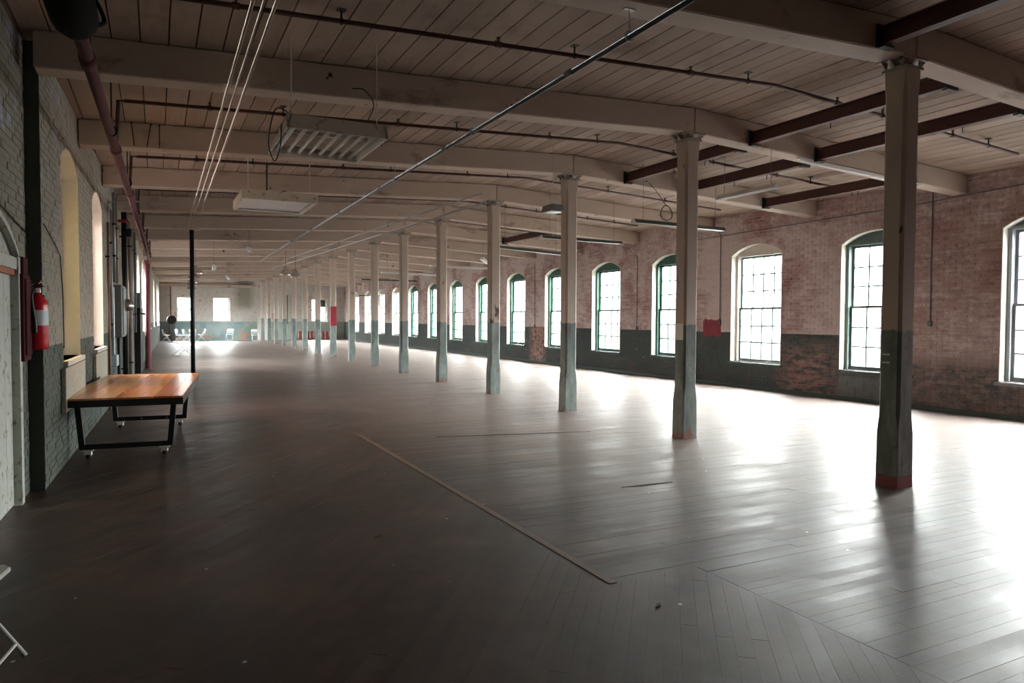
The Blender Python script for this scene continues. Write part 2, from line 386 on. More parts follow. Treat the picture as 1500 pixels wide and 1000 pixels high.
# ------------------------------------------------------------------ walls
def arch_z(d, wd, spring, rise):
    """height of a segmental arch at distance d from its centre"""
    r = ((wd/2)**2+rise**2)/(2*rise); return spring+rise-r+math.sqrt(max(0, r*r-d*d))
def wall_core(y0, y1, z1, th, ops, face=0.):
    """ops: (yc, w, sill, spring, rise) in wall coordinates, room at +x"""
    mb = MB(); x0, x1 = -th, face-.005
    cur = y0
    for yc, wd, sill, spring, rise in sorted(ops):
        a, b = yc-wd/2, yc+wd/2
        mb.box(x0, cur, 0, x1, a, z1)
        if sill > 0: mb.box(x0, a, 0, x1, b, sill)
        n = 12; pts = [(a+(b-a)*i/n, arch_z(a+(b-a)*i/n-yc, wd, spring, rise)) for i in range(n+1)]
        for i in range(n):
            (ya, za), (yb, zb) = pts[i], pts[i+1]
            mb.add([(x0,ya,za),(x1,ya,za),(x1,yb,zb),(x0,yb,zb),(x0,ya,z1),(x1,ya,z1),(x1,yb,z1),(x0,yb,z1)],
                   [(0,3,2,1),(4,5,6,7),(1,2,6,5),(3,0,4,7)])
        cur = b
    mb.box(x0, cur, 0, x1, y1, z1)
    return mb
BL, BH, CP, LP = .203, .059, .07, .215
def lay_bricks(wall, mat, y0, y1, z1, ops, sgn, world, face=0., n_single=300, skip=None):
    """bricks proud of the core; sgn: world Y = sgn*local y (keeps the bond in step with the material)"""
    full = MB().box(-.03, -BL/2, -BH/2, 0, BL/2, BH/2).mesh('brick', mat)
    cells = []; rest = MB(); tint = []
    for row in range(int(z1/CP)+1):
        za = row*CP+.0055; zb = min(za+BH, z1)
        if zb-za < .02: continue
        off = .5*(row % 2)
        k0 = int(math.floor(min(sgn*y0, sgn*y1)/LP+off))-1; k1 = int(math.ceil(max(sgn*y0, sgn*y1)/LP+off))+1
        for k in range(k0, k1):
            A = (k-off)*LP+.006; B = A+BL
            A, B = (A, B) if sgn > 0 else (-B, -A)
            A, B = max(A, y0), min(B, y1)
            if B-A < .03: continue
            ivs = [(A, B)]
            zm = (za+zb)/2
            for yc, wd, sill, spring, rise in ops:
                if zm < sill: continue
                ring = .125
                if zb < spring-.02: h = wd/2
                else:
                    h = 0
                    if zm < spring+rise+ring:
                        hh = [d/50*(wd/2+.02) for d in range(51)]
                        ok = [d for d in hh if min(za, zb) < arch_z(d*(wd/2)/(wd/2+.02), wd, spring, rise)+ring]
                        h = max(ok) if ok else 0
                if h <= 0: continue
                new = []
                for a, b in ivs:
                    if b <= yc-h or a >= yc+h: new.append((a, b)); continue
                    if a < yc-h: new.append((a, yc-h))
                    if b > yc+h: new.append((yc+h, b))
                ivs = new
            for a, b in ivs:
                if b-a < .03: continue
                if skip and skip((a+b)/2, zm): continue
                proud = face+random.uniform(-.003, .003)
                c = ((a+b)/2, zm)
                whole = (b-a) > BL-.002 and zb-za > BH-.002
                wp = world @ Vector((proud, c[0], c[1]))
                cells.append(((wp-cam.location).length if (whole and in_view(wp, -.02)) else 1e9, proud, a, b, za, zb, c))
    cells.sort(key=lambda q: q[0])
    for i, (d, proud, a, b, za, zb, c) in enumerate(cells):
        if i < n_single and d < 1e8:
            inst(full, 'brick', wall, (proud, c[0], c[1]))
        else:
            rest.add([(proud, a, za), (proud, b, za), (proud, b, zb), (proud, a, zb), (face-.02, a, za), (face-.02, b, za), (face-.02, b, zb), (face-.02, a, zb)],
                     [(0,1,2,3),(0,4,5,1),(1,5,6,2),(2,6,7,3),(3,7,4,0)])
    tag(rest.build('brick_courses', mat, wall), kind='stuff')

WW, SILL, SPRING, RISE = 1.59, .61, 3.2, .24
r_centres = [6.2+3.135*k for k in range(15)]+[6.2-3.135]
ops_r = [(-yc, WW, SILL, SPRING, RISE) for yc in r_centres]
wr = wall_core(-YF, -YB, 4.6, .42, ops_r).build('wall_right', M['wall_right'])
tag(wr, 'long whitewashed worn brick wall with dark green lower band and arched windows', 'wall', kind='structure')
wr.location = (XR, 0, 0); wr.rotation_euler = (0, 0, math.pi)
WRM = Matrix.Translation((XR, 0, 0)) @ Matrix.Rotation(math.pi, 4, 'Z')
lay_bricks(wr, M['wall_right'], -24., -5.2, 4.25, ops_r, -1, WRM)
def arch_ring(wall, mat, ops, name='arch_brick'):
    for yc, wd, sill, spring, rise in ops:
        r = ((wd/2)**2+rise**2)/(2*rise); th = math.asin(wd/2/r); n = 21; zc = spring+rise-r
        mb = MB()
        for i in range(n):
            a = -th+2*th*(i+.5)/n; h = th/n*.86
            q = []
            for rr, aa in ((r, a-h), (r, a+h), (r+.118, a+h), (r+.118, a-h)): q.append((yc+rr*math.sin(aa), zc+rr*math.cos(aa)))
            f = random.uniform(0, .004)
            mb.prism(q, 'x', -.02, f)
        mb.build('arch_bricks', mat, wall)['kind'] = 'stuff'
arch_ring(wr, M['wall_right'], ops_r[:6])
# concrete blocks under the second window
for row in range(2):
    for c in range(4):
        a = -10.1+c*.39+(.0 if row == 0 else -.19); a0 = max(a, -10.12); b0 = min(a+.375, -8.56)
        MB().box(-.01, a0, .06+row*.2, .012, b0, .06+row*.2+.19).build('concrete_block', M['wall_right'], wr, bevel=.003)

# left wall, drifting inward; the stretch by the door is recessed behind a pilaster
WLM = Matrix.Translation((LX0, 0, 0)) @ Matrix.Rotation(LANG, 4, 'Z')
LSILL, LSPRING, LRISE, LW = 1.15, 3.40, .22, 1.52
l_centres = [9.98, 13.12]+[9.98+3.135*k for k in (5, 6, 8, 10, 12, 13)]
ops_l = [(yc, LW, LSILL, LSPRING, LRISE) for yc in l_centres]
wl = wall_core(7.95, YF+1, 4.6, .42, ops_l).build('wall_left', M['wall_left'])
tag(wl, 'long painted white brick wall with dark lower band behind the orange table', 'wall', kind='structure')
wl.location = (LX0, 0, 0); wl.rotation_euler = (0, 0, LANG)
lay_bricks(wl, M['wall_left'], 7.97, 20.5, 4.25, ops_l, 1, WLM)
arch_ring(wl, M['wall_left'], ops_l[:2])
REC = -.12
MB().box(REC+.004, 7.935, .0, .001, 7.949, 4.2).build('pilaster_face', simple('shaded pilaster green', (.045, .055, .045), .6), wl)['label'] = 'end of the pilaster with its shade painted dark green'  # thin dark sheet paints the shade onto the unlit pilaster end
DY0, DY1 = 5.45, 7.50
ops_d = [((DY0+DY1)/2, DY1-DY0, 0, 2.16, .30)]
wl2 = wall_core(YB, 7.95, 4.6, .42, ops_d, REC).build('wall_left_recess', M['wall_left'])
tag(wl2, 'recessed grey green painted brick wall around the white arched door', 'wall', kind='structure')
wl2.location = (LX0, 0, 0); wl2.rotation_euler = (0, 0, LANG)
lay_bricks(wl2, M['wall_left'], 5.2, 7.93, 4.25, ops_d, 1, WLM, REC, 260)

t = thing('light_blocker', 'unseen grey building across the alley, beyond the nearest left windows', 'blocker', (-6.2, 4, 0))  # unseen mass added outside to dim the nearest left windows
MB().box(-1, -13, -6, 0, 4, 14).build('wall', simple('grey blocker brick', (.30, .27, .24), .8), t)
MB().box(-1.1, -13.1, 14, .12, 4.1, 14.2).build('coping', simple('pale coping', (.45, .43, .40), .8), t)
wf = MB()
fw = [(1.22, 2.35), (3.5, 4.65), (10.29, 11.43)]
cur = -1.2
for a, b in fw:
    wf.box(cur, YF, 0, a, YF+.35, 4.7); wf.box(a, YF, 0, b, YF+.35, 1.31); wf.box(a, YF, 3.03, b, YF+.35, 4.7); cur = b
wf.box(cur, YF, 0, 13.3, YF+.35, 4.7)
tag(wf.build('wall_far', M['wall_far']), 'far end wall with peeling white paint and blue green graffiti band', 'wall', kind='structure')
tag(MB().box(-1.9, YB-.3, 0, 13.3, YB, 4.7).build('wall_back', M['back_wall']), 'dark end wall behind the camera', 'wall', kind='structure')

# ------------------------------------------------------------------ ceiling
core = MB()
xl = -1.5
core.prism([(xl, zceil(xl)+.03), (XC, ZR+.03), (XR+.3, zceil(XR+.3)+.03), (XR+.3, 5.0), (xl, 5.0)], 'y', YB-.2, YF+.3)
ceil = core.build('ceiling', M['gap'])
tag(ceil, 'low pitched ceiling of wide painted boards running down the hall', 'ceiling', kind='structure')
BW = .238
slopes = [(-1.3, XC), (XC, XR)]
cb = {}
cells = []
for si, (xa, xb) in enumerate(slopes):
    nb = int(round((xb-xa)/BW)); bw = (xb-xa)/nb; zA, zB = zceil(xa), zceil(xb)
    ang = -math.atan2(zB-zA, xb-xa)
    cb[si] = (MB().box(-bw/2+.006, -BAY/2+.002, 0, bw/2-.006, BAY/2-.002, .035).mesh('board', M['ceiling']), ang, bw)
    for k in range(-2, 16):
        yc = Y0+BAY*(k+.5)
        for i in range(nb):
            xc = xa+bw*(i+.5); z = zceil(xc)+random.uniform(-.002, .002)
            p = (xc, yc, z)
            vis = in_view(p, .1) or in_view((xc, yc+1.4, z), 0)
            cells.append(((Vector(p)-cam.location).length if vis else 1e9, si, p, bw))
cells.sort(key=lambda q: q[0])
rest = MB(); tints = []
for i, (d, si, p, bw) in enumerate(cells):
    if i < 300 and d < 1e8: inst(cb[si][0], 'board', ceil, p, (0, cb[si][1], 0))
    else:
        Mx = Matrix.Translation(p) @ Matrix.Rotation(cb[si][1], 4, 'Y')
        rest.box(-bw/2+.006, -BAY/2+.002, 0, bw/2-.006, BAY/2-.002, .035, Mx); tints.append(random.random())
def add_tint(o, tints, per):
    at = o.data.attributes.new('tint', 'FLOAT', 'FACE'); vals = []
    for t in tints: vals += [t]*per
    at.data.foreach_set('value', vals[:len(o.data.polygons)])
o = rest.build('ceiling_boards', M['ceiling'], ceil); tag(o, kind='stuff'); add_tint(o, tints, 6)

# ------------------------------------------------------------------ floor
fl = tag(MB().box(-1.9, YB-.2, -.2, 13.2, YF+.3, -.028).build('floor', M['gap']), 'worn dark hardwood floor of narrow boards', 'floor', kind='structure')
boards = []                                   # (polygon pts) or (cx, cy, length, width, angle)
def clip(poly, a, b, c):                      # keep a*x+b*y<=c
    out = []
    for i in range(len(poly)):
        p, q = poly[i], poly[(i+1) % len(poly)]
        dp, dq = a*p[0]+b*p[1]-c, a*q[0]+b*q[1]-c
        if dp <= 0: out.append(p)
        if dp*dq < 0:
            t = dp/(dp-dq); out.append((p[0]+(q[0]-p[0])*t, p[1]+(q[1]-p[1])*t))
    return out
def lay(rect, ang, bw, lmin, lmax):
    """rows are anchored to the world origin, so neighbouring rectangles of one zone share their rows"""
    x0, y0, x1, y1 = rect; ux, uy = math.sin(ang), math.cos(ang); vx, vy = uy, -ux
    cs = [(x*vx+y*vy) for x in (x0, x1) for y in (y0, y1)]; ts = [(x*ux+y*uy) for x in (x0, x1) for y in (y0, y1)]
    for i in range(int(math.floor(min(cs)/bw)), int(math.ceil(max(cs)/bw))+1):
        s = i*bw; rg = random.Random(i*31+int(ang*100)); t = -20-rg.random()*lmax
        while t < max(ts):
            L = rg.uniform(lmin, lmax)
            if t+L > min(ts):
                q = [(ux*a+vx*b, uy*a+vy*b) for a, b in ((t+.0005, s+.0005), (t+L-.0005, s+.0005), (t+L-.0005, s+bw-.0005), (t+.0005, s+bw-.0005))]
                for A in ((1, 0, x1), (-1, 0, -x0), (0, 1, y1), (0, -1, -y0)):
                    q = clip(q, *A)
                    if len(q) < 3: break
                if len(q) >= 3: boards.append(q)
            t += L
lay((-1.35, 3.62, 2.50, 12.1), R(39), .088, 1.6, 3.6)
lay((-1.35, YB, 3.2, 3.62), R(39), .088, 1.6, 3.6)
lay((2.56, 3.62, XR, 12.1), R(90), .088, 1.6, 3.6)
lay((3.203, YB, XR, 3.62), R(90), .088, 1.6, 3.6)
lay((-1.35, 12.1, XR, YF), R(90), .13, 2.5, 5.)
ranked = []
for q in boards:
    cx = sum(p[0] for p in q)/len(q); cy = sum(p[1] for p in q)/len(q)
    d = math.hypot(cx, cy) if in_view((cx, cy, 0), .05) else 1e9
    ranked.append((d, cx, cy, q))
ranked.sort(key=lambda r: r[0])
rest = MB(); tints = []
for i, (d, cx, cy, q) in enumerate(ranked):
    n = len(q); zz = random.uniform(-.0004, .0004); tx = random.uniform(-.006, .006); ty = random.uniform(-.004, .004)
    area = sum(q[j][0]*q[(j+1) % n][1]-q[(j+1) % n][0]*q[j][1] for j in range(n))
    if area < 0: q = q[::-1]
    if area == 0: continue
    lift = [zz+max(-.0006, min(.0006, (p[0]-cx)*tx*.1+(p[1]-cy)*ty*.1)) for p in q]
    if i < 300:
        # local frame with X across the board so that the grain follows the board
        e = max(((Vector(q[(j+1) % n])-Vector(q[j])) for j in range(n)), key=lambda v: v.length); ang = math.atan2(e.y, e.x)-math.pi/2
        ca, sa = math.cos(-ang), math.sin(-ang)
        lq = [((p[0]-cx)*ca-(p[1]-cy)*sa, (p[0]-cx)*sa+(p[1]-cy)*ca) for p in q]
        mb = MB(); mb.add([(p[0], p[1], -.022) for p in lq]+[(p[0], p[1], l) for p, l in zip(lq, lift)],
                          [tuple(range(n))[::-1], tuple(range(n, 2*n))]+[(j, (j+1) % n, n+(j+1) % n, n+j) for j in range(n)])
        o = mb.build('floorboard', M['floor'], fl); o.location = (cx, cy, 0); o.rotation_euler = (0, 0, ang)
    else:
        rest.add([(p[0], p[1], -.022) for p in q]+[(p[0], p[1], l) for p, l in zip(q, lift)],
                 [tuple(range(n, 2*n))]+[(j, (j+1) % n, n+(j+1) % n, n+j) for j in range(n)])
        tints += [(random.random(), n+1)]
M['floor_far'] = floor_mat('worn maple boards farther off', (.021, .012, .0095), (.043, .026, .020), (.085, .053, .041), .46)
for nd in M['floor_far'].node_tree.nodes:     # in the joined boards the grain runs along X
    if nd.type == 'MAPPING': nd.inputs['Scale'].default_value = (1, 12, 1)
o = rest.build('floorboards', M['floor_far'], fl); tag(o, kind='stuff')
at = o.data.attributes.new('tint', 'FLOAT', 'FACE'); vals = []
for t, n in tints: vals += [t]*n
if len(vals) == len(o.data.polygons): at.data.foreach_set('value', vals)
MB().box(2.502, 9.85, -.02, 2.558, 12.1, .0).build('seam_board', M['floor'], fl)
MB().box(2.502, 3.62, -.02, 2.558, 9.84, .003).build('seam_batten', M['strip'], fl)['label'] = 'pale brown wooden batten covering the seam'
tag(MB().box(XR-.03, YB, -.02, XR-.002, YF, .07).build('baseboard_right', M['sill_green']), 'low dark board at the foot of the right wall', 'baseboard', kind='structure')
for i, (a, b, w_) in enumerate([((4.041, 5.664), (4.645, 5.631), .03), ((3.45, 9.19), (5.645, 8.687), .02), ((1.44, 5.16), (1.53, 5.22), .05), ((2.53, 3.20), (2.60, 3.25), .035)]):
    p, q = Vector((*a, .002)), Vector((*b, .002)); d = (q-p); nrm = Vector((-d.y, d.x, 0)).normalized()*w_/2; mid = (p+q)/2
    mb = MB(); pts = [p, mid-nrm, q, mid+nrm*.6]
    mb.prism([(v.x, v.y) for v in pts], 'z', .0018, .006)
    tag(mb.build('wood_sliver', M['splinter']), ['long black splintered sliver on the floor left of the nearest column', 'very long thin dark sliver on the floor before the third column',
        'small black chip of wood on the dark floor left of the pale batten', 'small dark chip near the end of the pale floor batten'][i], 'debris')

# ------------------------------------------------------------------ windows
def window_meshes(W_, sill, spring, rise, mats, depth=.16, glass='glass'):
    fr, sashm, arch, sil, rev = mats; a = W_/2; d = {}
    t = .018
    mb = MB().box(-depth, -a, sill, -.001, -a+t, spring+.02).box(-depth, a-t, sill, -.001, a, spring+.02)
    n = 12
    for i in range(n):
        ya, yb = -a+W_*i/n, -a+W_*(i+1)/n; za, zb = arch_z(ya, W_, spring, rise), arch_z(yb, W_, spring, rise)
        mb.add([(-depth,ya,za-t),(-.001,ya,za-t),(-.001,yb,zb-t),(-depth,yb,zb-t),(-depth,ya,za+.005),(-.001,ya,za+.005),(-.001,yb,zb+.005),(-depth,yb,zb+.005)],
               [(0,3,2,1),(4,5,6,7),(0,1,5,4),(1,2,6,5),(2,3,7,6),(3,0,4,7)])
    d['reveal'] = mb.mesh('reveal', rev)
    d['sill'] = MB().box(-depth-.16, -a-.04, sill-.055, .05, a+.04, sill).mesh('sill', sil)
    x0, x1 = -depth-.16, -depth+.01; fw_ = .085; head = spring-.03
    mb = MB().box(x0, -a, sill, x1, -a+fw_, head+.06).box(x0, a-fw_, sill, x1, a, head+.06).box(x0, -a+fw_, head, x1, a-fw_, head+.06).box(x0, -a+fw_, sill, x1-.04, a-fw_, sill+.035)
    d['frame'] = mb.mesh('frame', fr)
    pts = [(-a+W_*i/16, arch_z(-a+W_*i/16, W_, spring, rise)) for i in range(17)]
    d['arch_panel'] = MB().prism([(-a, head+.06)]+pts[:]+[(a, head+.06)], 'x', x0+.01, x1-.03).mesh('arch_panel', arch)
    mid = (sill+.035+head)/2; g = a-fw_
    def sash(z0, z1, xs):
        st = .05; r = {}
        r['sash'] = MB().box(xs-.02, -g, z0, xs+.02, -g+st, z1).box(xs-.02, g-st, z0, xs+.02, g, z1).box(xs-.02, -g+st, z0, xs+.02, g-st, z0+st).box(xs-.02, -g+st, z1-st, xs+.02, g-st, z1).mesh('sash', sashm)
        iy0, iy1, iz0, iz1 = -g+st, g-st, z0+st, z1-st; pw, ph = (iy1-iy0)/4, (iz1-iz0)/3
        r['muntins'] = [(MB().box(xs-.012, iy0+pw*i-.016, iz0, xs+.012, iy0+pw*i+.016, iz1).mesh('muntin', sashm)) for i in (1, 2, 3)]+\
                       [(MB().box(xs-.011, iy0, iz0+ph*i-.015, xs+.011, iy1, iz0+ph*i+.015).mesh('muntin', sashm)) for i in (1, 2)]
        r['pane'] = MB().box(xs-.002, -pw/2+.004, -ph/2+.004, xs+.001, pw/2-.004, ph/2-.004).mesh('pane', M[glass])
        r['locs'] = [(0, iy0+pw*(i+.5), iz0+ph*(j+.5)) for i in range(4) for j in range(3)]
        mb = MB()
        for i in (1, 2, 3): mb.box(xs-.012, iy0+pw*i-.016, iz0, xs+.012, iy0+pw*i+.016, iz1)
        for i in (1, 2): mb.box(xs-.011, iy0, iz0+ph*i-.015, xs+.011, iy1, iz0+ph*i+.015)
        r['grid'] = mb.mesh('muntins', sashm)
        r['sheet'] = MB().box(xs-.002, iy0, iz0, xs+.001, iy1, iz1).mesh('pane', M[glass])
        return r
    d['upper'] = sash(mid-.02, head, -depth-.115); d['lower'] = sash(sill+.035, mid+.025, -depth-.07)
    return d
def place_window(name, d, Mx, yloc, label, detail):
    o = tag(empty(name), label, 'window', kind='structure')
    o.matrix_world = Mx @ Matrix.Translation((0, yloc, 0))
    for k in ('reveal', 'sill', 'frame', 'arch_panel'): inst(d[k], k, o)
    for key, nm in (('upper', 'upper_sash'), ('lower', 'lower_sash')):
        s = inst(d[key]['sash'], nm, o)
        if detail:
            for me in d[key]['muntins']: inst(me, 'muntin', s)
            for l in d[key]['locs']: inst(d[key]['pane'], 'pane', s, l)
        else:
            inst(d[key]['grid'], 'muntins', s); inst(d[key]['sheet'], 'pane', s)
    return o
WA = window_meshes(WW, SILL, SPRING, RISE, (M['greytrim'], M['greytrim'], M['greytrim'], M['greytrim'], M['reveal']))
WB = window_meshes(WW, SILL, SPRING, RISE, (M['greygreen'], M['greygreen'], M['greygreen'], M['sill_green'], M['reveal']))
WC = window_meshes(WW, SILL, SPRING, RISE, (M['whitewood'], M['greygreen'], M['whitewood'], M['sill_green'], M['reveal']))
WD = window_meshes(WW, SILL, SPRING, RISE, (M['green'], M['green'], M['green'], M['sill_green'], M['reveal']))
WG = window_meshes(WW, SILL, SPRING, RISE, (M['greytrim'], M['greytrim'], M['greytrim'], M['greytrim'], M['reveal']), .16, 'glass_dim')
kinds = [WA, WB, WC]+[WD]*8+[WC]*4+[WA]
for i, yc in enumerate(r_centres):
    look = ['grey framed arched window cut by the right edge of the picture', 'grey green arched window behind the nearest column with concrete blocks below',
            'arched window with white arch panel between the two nearest columns'][i] if i < 3 else '%s arched window on the right wall counting from the camera, %s' % (ORD[i], 'dark green' if kinds[i] is WD else 'pale frame')
    if i == 15: look = 'grey framed arched window on the right wall nearest the camera, outside the picture'
    place_window('window_%d' % (i+1 if i < 15 else 31), kinds[i] if i < 15 else WG, WRM, -yc, look, i < 7)
    portal((XR+.5, yc, (SILL+SPRING)/2+.1), (-1, 0, 0), 1.6, 2.8)
WE = window_meshes(LW, LSILL, LSPRING, LRISE, (M['whitewood'], M['whitewood'], M['whitewood'], M['whitewood'], M['reveal']), .20)
WE1 = window_meshes(LW, LSILL, LSPRING, LRISE, (M['whitewood'], M['whitewood'], M['whitewood'], M['whitewood'], M['reveal']), .20, 'glass_yellow')
WE2 = window_meshes(LW, LSILL, LSPRING, LRISE, (M['whitewood'], M['whitewood'], M['whitewood'], M['whitewood'], M['reveal']), .20, 'glass_dim')
for i, yc in enumerate(l_centres):
    place_window('window_%d' % (16+i), (WE1, WE2)[i] if i < 2 else WE, WLM, yc, ['cream arched window nearest the camera on the left wall', 'bright arched window behind the table on the left wall'][i] if i < 2
                 else '%s arched window on the left wall beyond the pipes' % ORD[i-2], i < 2)
    p = WLM @ Vector((-.5, yc, 2.4)); portal(p, (1, 0, 0), 1.6, 2.6)
for i, (a, b) in enumerate(fw):
    o = tag(empty('window_%d' % (28+i)), ['leftmost white window in the far end wall', 'second white window in the far end wall', 'far end wall window seen between the columns'][i], 'window', kind='structure')
    y = YF+.2
    MB().box(a, y, 1.31, a+.05, y+.08, 3.03).box(b-.05, y, 1.31, b, y+.08, 3.03).box(a, y, 2.98, b, y+.08, 3.03).box(a, y, 1.31, b, y+.08, 1.36).build('frame', M['whitewood'], o)
    zm = 2.17
    for nm, z0, z1 in (('lower_sash', 1.36, zm), ('upper_sash', zm, 2.98)):
        s = MB().box(a+.05, y+.01, z0, b-.05, y+.05, z0+.04).box(a+.05, y+.01, z1-.04, b-.05, y+.05, z1).box(a+.05, y+.01, z0, a+.09, y+.05, z1).box(b-.09, y+.01, z0, b-.05, y+.05, z1).build(nm, M['whitewood'], o)
        MB().box(a+.09, y+.025, z0+.04, b-.09, y+.03, z1-.04).build('pane', M['glass'], s)
    if i == 2: MB().box(a+.6, y+.06, 2.4, b-.05, y+.09, 2.98).build('blackout_board', M['darkgreen'], o)
    portal(((a+b)/2, YF+.45, 2.17), (0, -1, 0), 1.2, 1.8)

for i in (0, 1):
    yc = l_centres[i]
    o = MB().box(.006, yc-.98, .60, .05, yc+.78, 1.085).build('apron', simple('speckled pale apron brick', (.40, .37, .30), .8, 0, .6, 26.), wl, bevel=.004); o['label'] = 'speckled pale brick apron under the window'
# door in the recess
dr = tag(empty('door_1', (LX0, 0, 0), LANG), 'white boarded door under a shallow arch at the left edge', 'door', kind='structure')
x = REC
MB().box(x-.25, DY0, 0, x+.03, DY0+.1, 2.16).box(x-.25, DY1-.1, 0, x+.03, DY1, 2.16).box(x-.25, DY0+.1, 2.05, x+.02, DY1-.1, 2.15).build('door_frame', M['doorwhite'], dr)
dp = 7
for i in range(dp):
    a = DY0+.1+(DY1-DY0-.2)*i/dp; b = DY0+.1+(DY1-DY0-.2)*(i+1)/dp
    MB().box(x-.08, a+.004, .01, x-.03, b-.004, 2.05).build('door_board', M['doorwhite'], dr, bevel=.004)
pts = [(DY0+(DY1-DY0)*i/12, arch_z(DY0+(DY1-DY0)*i/12-(DY0+DY1)/2, DY1-DY0, 2.16, .30)-.002) for i in range(13)]
MB().prism([(DY0+.0, 2.155)]+pts+[(DY1, 2.155)], 'x', x-.1, x-.04).build('arch_panel', M['doorwhite'], dr)
MB().box(x-.03, DY0+.12, 2.0, x+.005, DY1-.12, 2.16).build('rust_orange_header', M['orange'], dr)
pts2 = [(p[0], p[1]+.05) for p in pts]
MB().prism(pts+pts2[::-1], 'x', x-.02, x+.02).build('arch_trim', M['doorwhite'], dr)

# ------------------------------------------------------------------ columns and beams
CW = .225
def shaft_mb():
    h = CW/2; c = .028; mb = MB(); top = ZR-BEAM_H-.10
    def ring(hh, cc): return [(-hh+cc,-hh),(hh-cc,-hh),(hh,-hh+cc),(hh,hh-cc),(hh-cc,hh),(-hh+cc,hh),(-hh,hh-cc),(-hh,-hh+cc)]
    lv = [(0, h+.008, .004), (.05, h+.006, .004), (.52, h+.004, .006), (.62, h, .012), (.72, h, c), (top-.25, h, c), (top-.12, h, .01), (top, h, .004)]
    for z, hh, cc in lv: mb.v += [(x, y, z) for x, y in ring(hh, cc)]
    for i in range(len(lv)-1):
        for t in range(8): mb.f.append((i*8+t, i*8+(t+1) % 8, i*8+8+(t+1) % 8, i*8+8+t))
    mb.f.append(tuple(range(8))[::-1]); mb.f.append(tuple(len(lv)*8-8+t for t in range(8)))
    return mb
shaft = shaft_mb().mesh('shaft', M['column'])
top = ZR-BEAM_H-.10
cap = MB().box(-.13, -.13, top-.015, .13, .13, top+.012).box(-.19, -.14, top+.078, .19, .14, top+.10).mesh('cap', M['iron'])
fin = MB().prism([(-.12, top+.01), (-.125, top+.01), (-.20, top+.08), (-.11, top+.08)], 'y', -.008, .008).mesh('bracket_fin', M['iron'])
capcore = MB().lathe([(.10, top+.01), (.095, top+.04), (.13, top+.08)], n=12).mesh('cap_neck', M['iron'])
def column(k):
    lab = '%s timber column from the camera in the central row' % ORD[k]
    t = thing('timber_column', lab+{0: ', red paint at its foot', 1: ', white patch below its paint line', 8: ', with a red panel'}.get(k, ''), 'column', (XC, Y0+BAY*k, 0), 0, 'columns in the central row')
    inst(shaft, 'shaft', t); c = inst(cap, 'cap', t); inst(capcore, 'cap_neck', c)
    for s in (1, -1):
        for y in (-.09, 0, .09): inst(fin, 'bracket_fin', t, (0, y, 0), (0, 0, 0 if s > 0 else math.pi))
    return t
for k in range(16):
    t = column(k)
    if k == 0:
        MB().box(-CW/2-.016, -CW/2-.016, .0, CW/2-.02, CW/2-.02, .11).build('foot_paint', simple('faded red foot paint', (.25, .06, .06), .6), t)['label'] = 'red painted foot band'
        MB().box(-CW/2-.0025, -.01, 1.30, -CW/2-.0005, .07, 1.315).box(-CW/2-.0025, -.01, 1.22, -CW/2-.0005, .07, 1.235).build('paint_mark', M['white'], t)
    if k == 1: MB().box(-CW/2-.003, -.085, 1.36, -CW/2-.0005, .085, 1.585).build('paint_patch', M['white'], t)['label'] = 'white paint patch'
    if k == 8: MB().box(-CW/2-.012, -CW/2-.012, 1.30, CW/2, CW/2+.005, 2.10).build('red_panel', simple('red panel paint', (.33, .03, .05), .5), t)['label'] = 'red painted panel'
def beam(k):
    y = Y0+BAY*k; hw = .14; inf = .004
    t = thing('ceiling_beam', 'painted timber beam across the hall over the %s central column' % ORD[k] if k >= 0 else 'painted timber beam nearest overhead, before the first central column', 'beam', (XC, y, 0), 0, 'beams across the hall')
    xl_ = LX(y)+.01-XC; xr = XR-.012-XC
    zl, zr_ = zceil(xl_+XC)-inf, zceil(XR-.012)-inf
    MB().prism([(xl_, zl-BEAM_H), (-.003, ZR-inf-BEAM_H), (-.003, ZR-inf), (xl_, zl)], 'y', -hw, hw).build('timber', M['beam'], t, bevel=.012)
    MB().prism([(.003, ZR-inf-BEAM_H), (xr, zr_-BEAM_H), (xr, zr_), (.003, ZR-inf)], 'y', -hw, hw).build('timber', M['beam'], t, bevel=.012)
for k in range(-1, 16): beam(k)
tag(MB().box(LX(YF)+.02, YF-.32, 3.72, 6.4, YF-.02, 3.90).build('end_girder', M['beam']), 'pale girder along the top of the far end wall', 'beam')

# steel joists in the right aisle
def joist(x, y0, y1, z, lab, h=.17):
    t = thing('steel_joist', lab, 'joist', (x, (y0+y1)/2, z), 0, 'red steel joists in the right aisle'); L = (y1-y0)/2
    MB().box(-.05, -L, -h/2, .05, L, -h/2+.014).box(-.05, -L, h/2-.014, .05, L, h/2).box(-.006, -L, -h/2, .006, L, h/2).build('joist_bar', M['joist'], t)
    for s in (-1, 1):
        MB().box(-.09, s*L-.008, -h/2-.03, .09, s*L+.008, h/2+.02).box(-.07, s*L-(.07 if s > 0 else -.0), -h/2-.03, .07, s*L+(.07 if s < 0 else 0), -h/2-.012).build('end_plate', M['joist_end'], t)
    for yy in (-.5, -.42, .1):
        MB().tube([(.03, yy*L, -h/2-.07), (.03, yy*L, -h/2)], .006, 5).build('bolt', M['joist_end'], t)
e = .16
B = [Y0+BAY*k for k in range(-1, 16)]       # B[k+1] = beam k
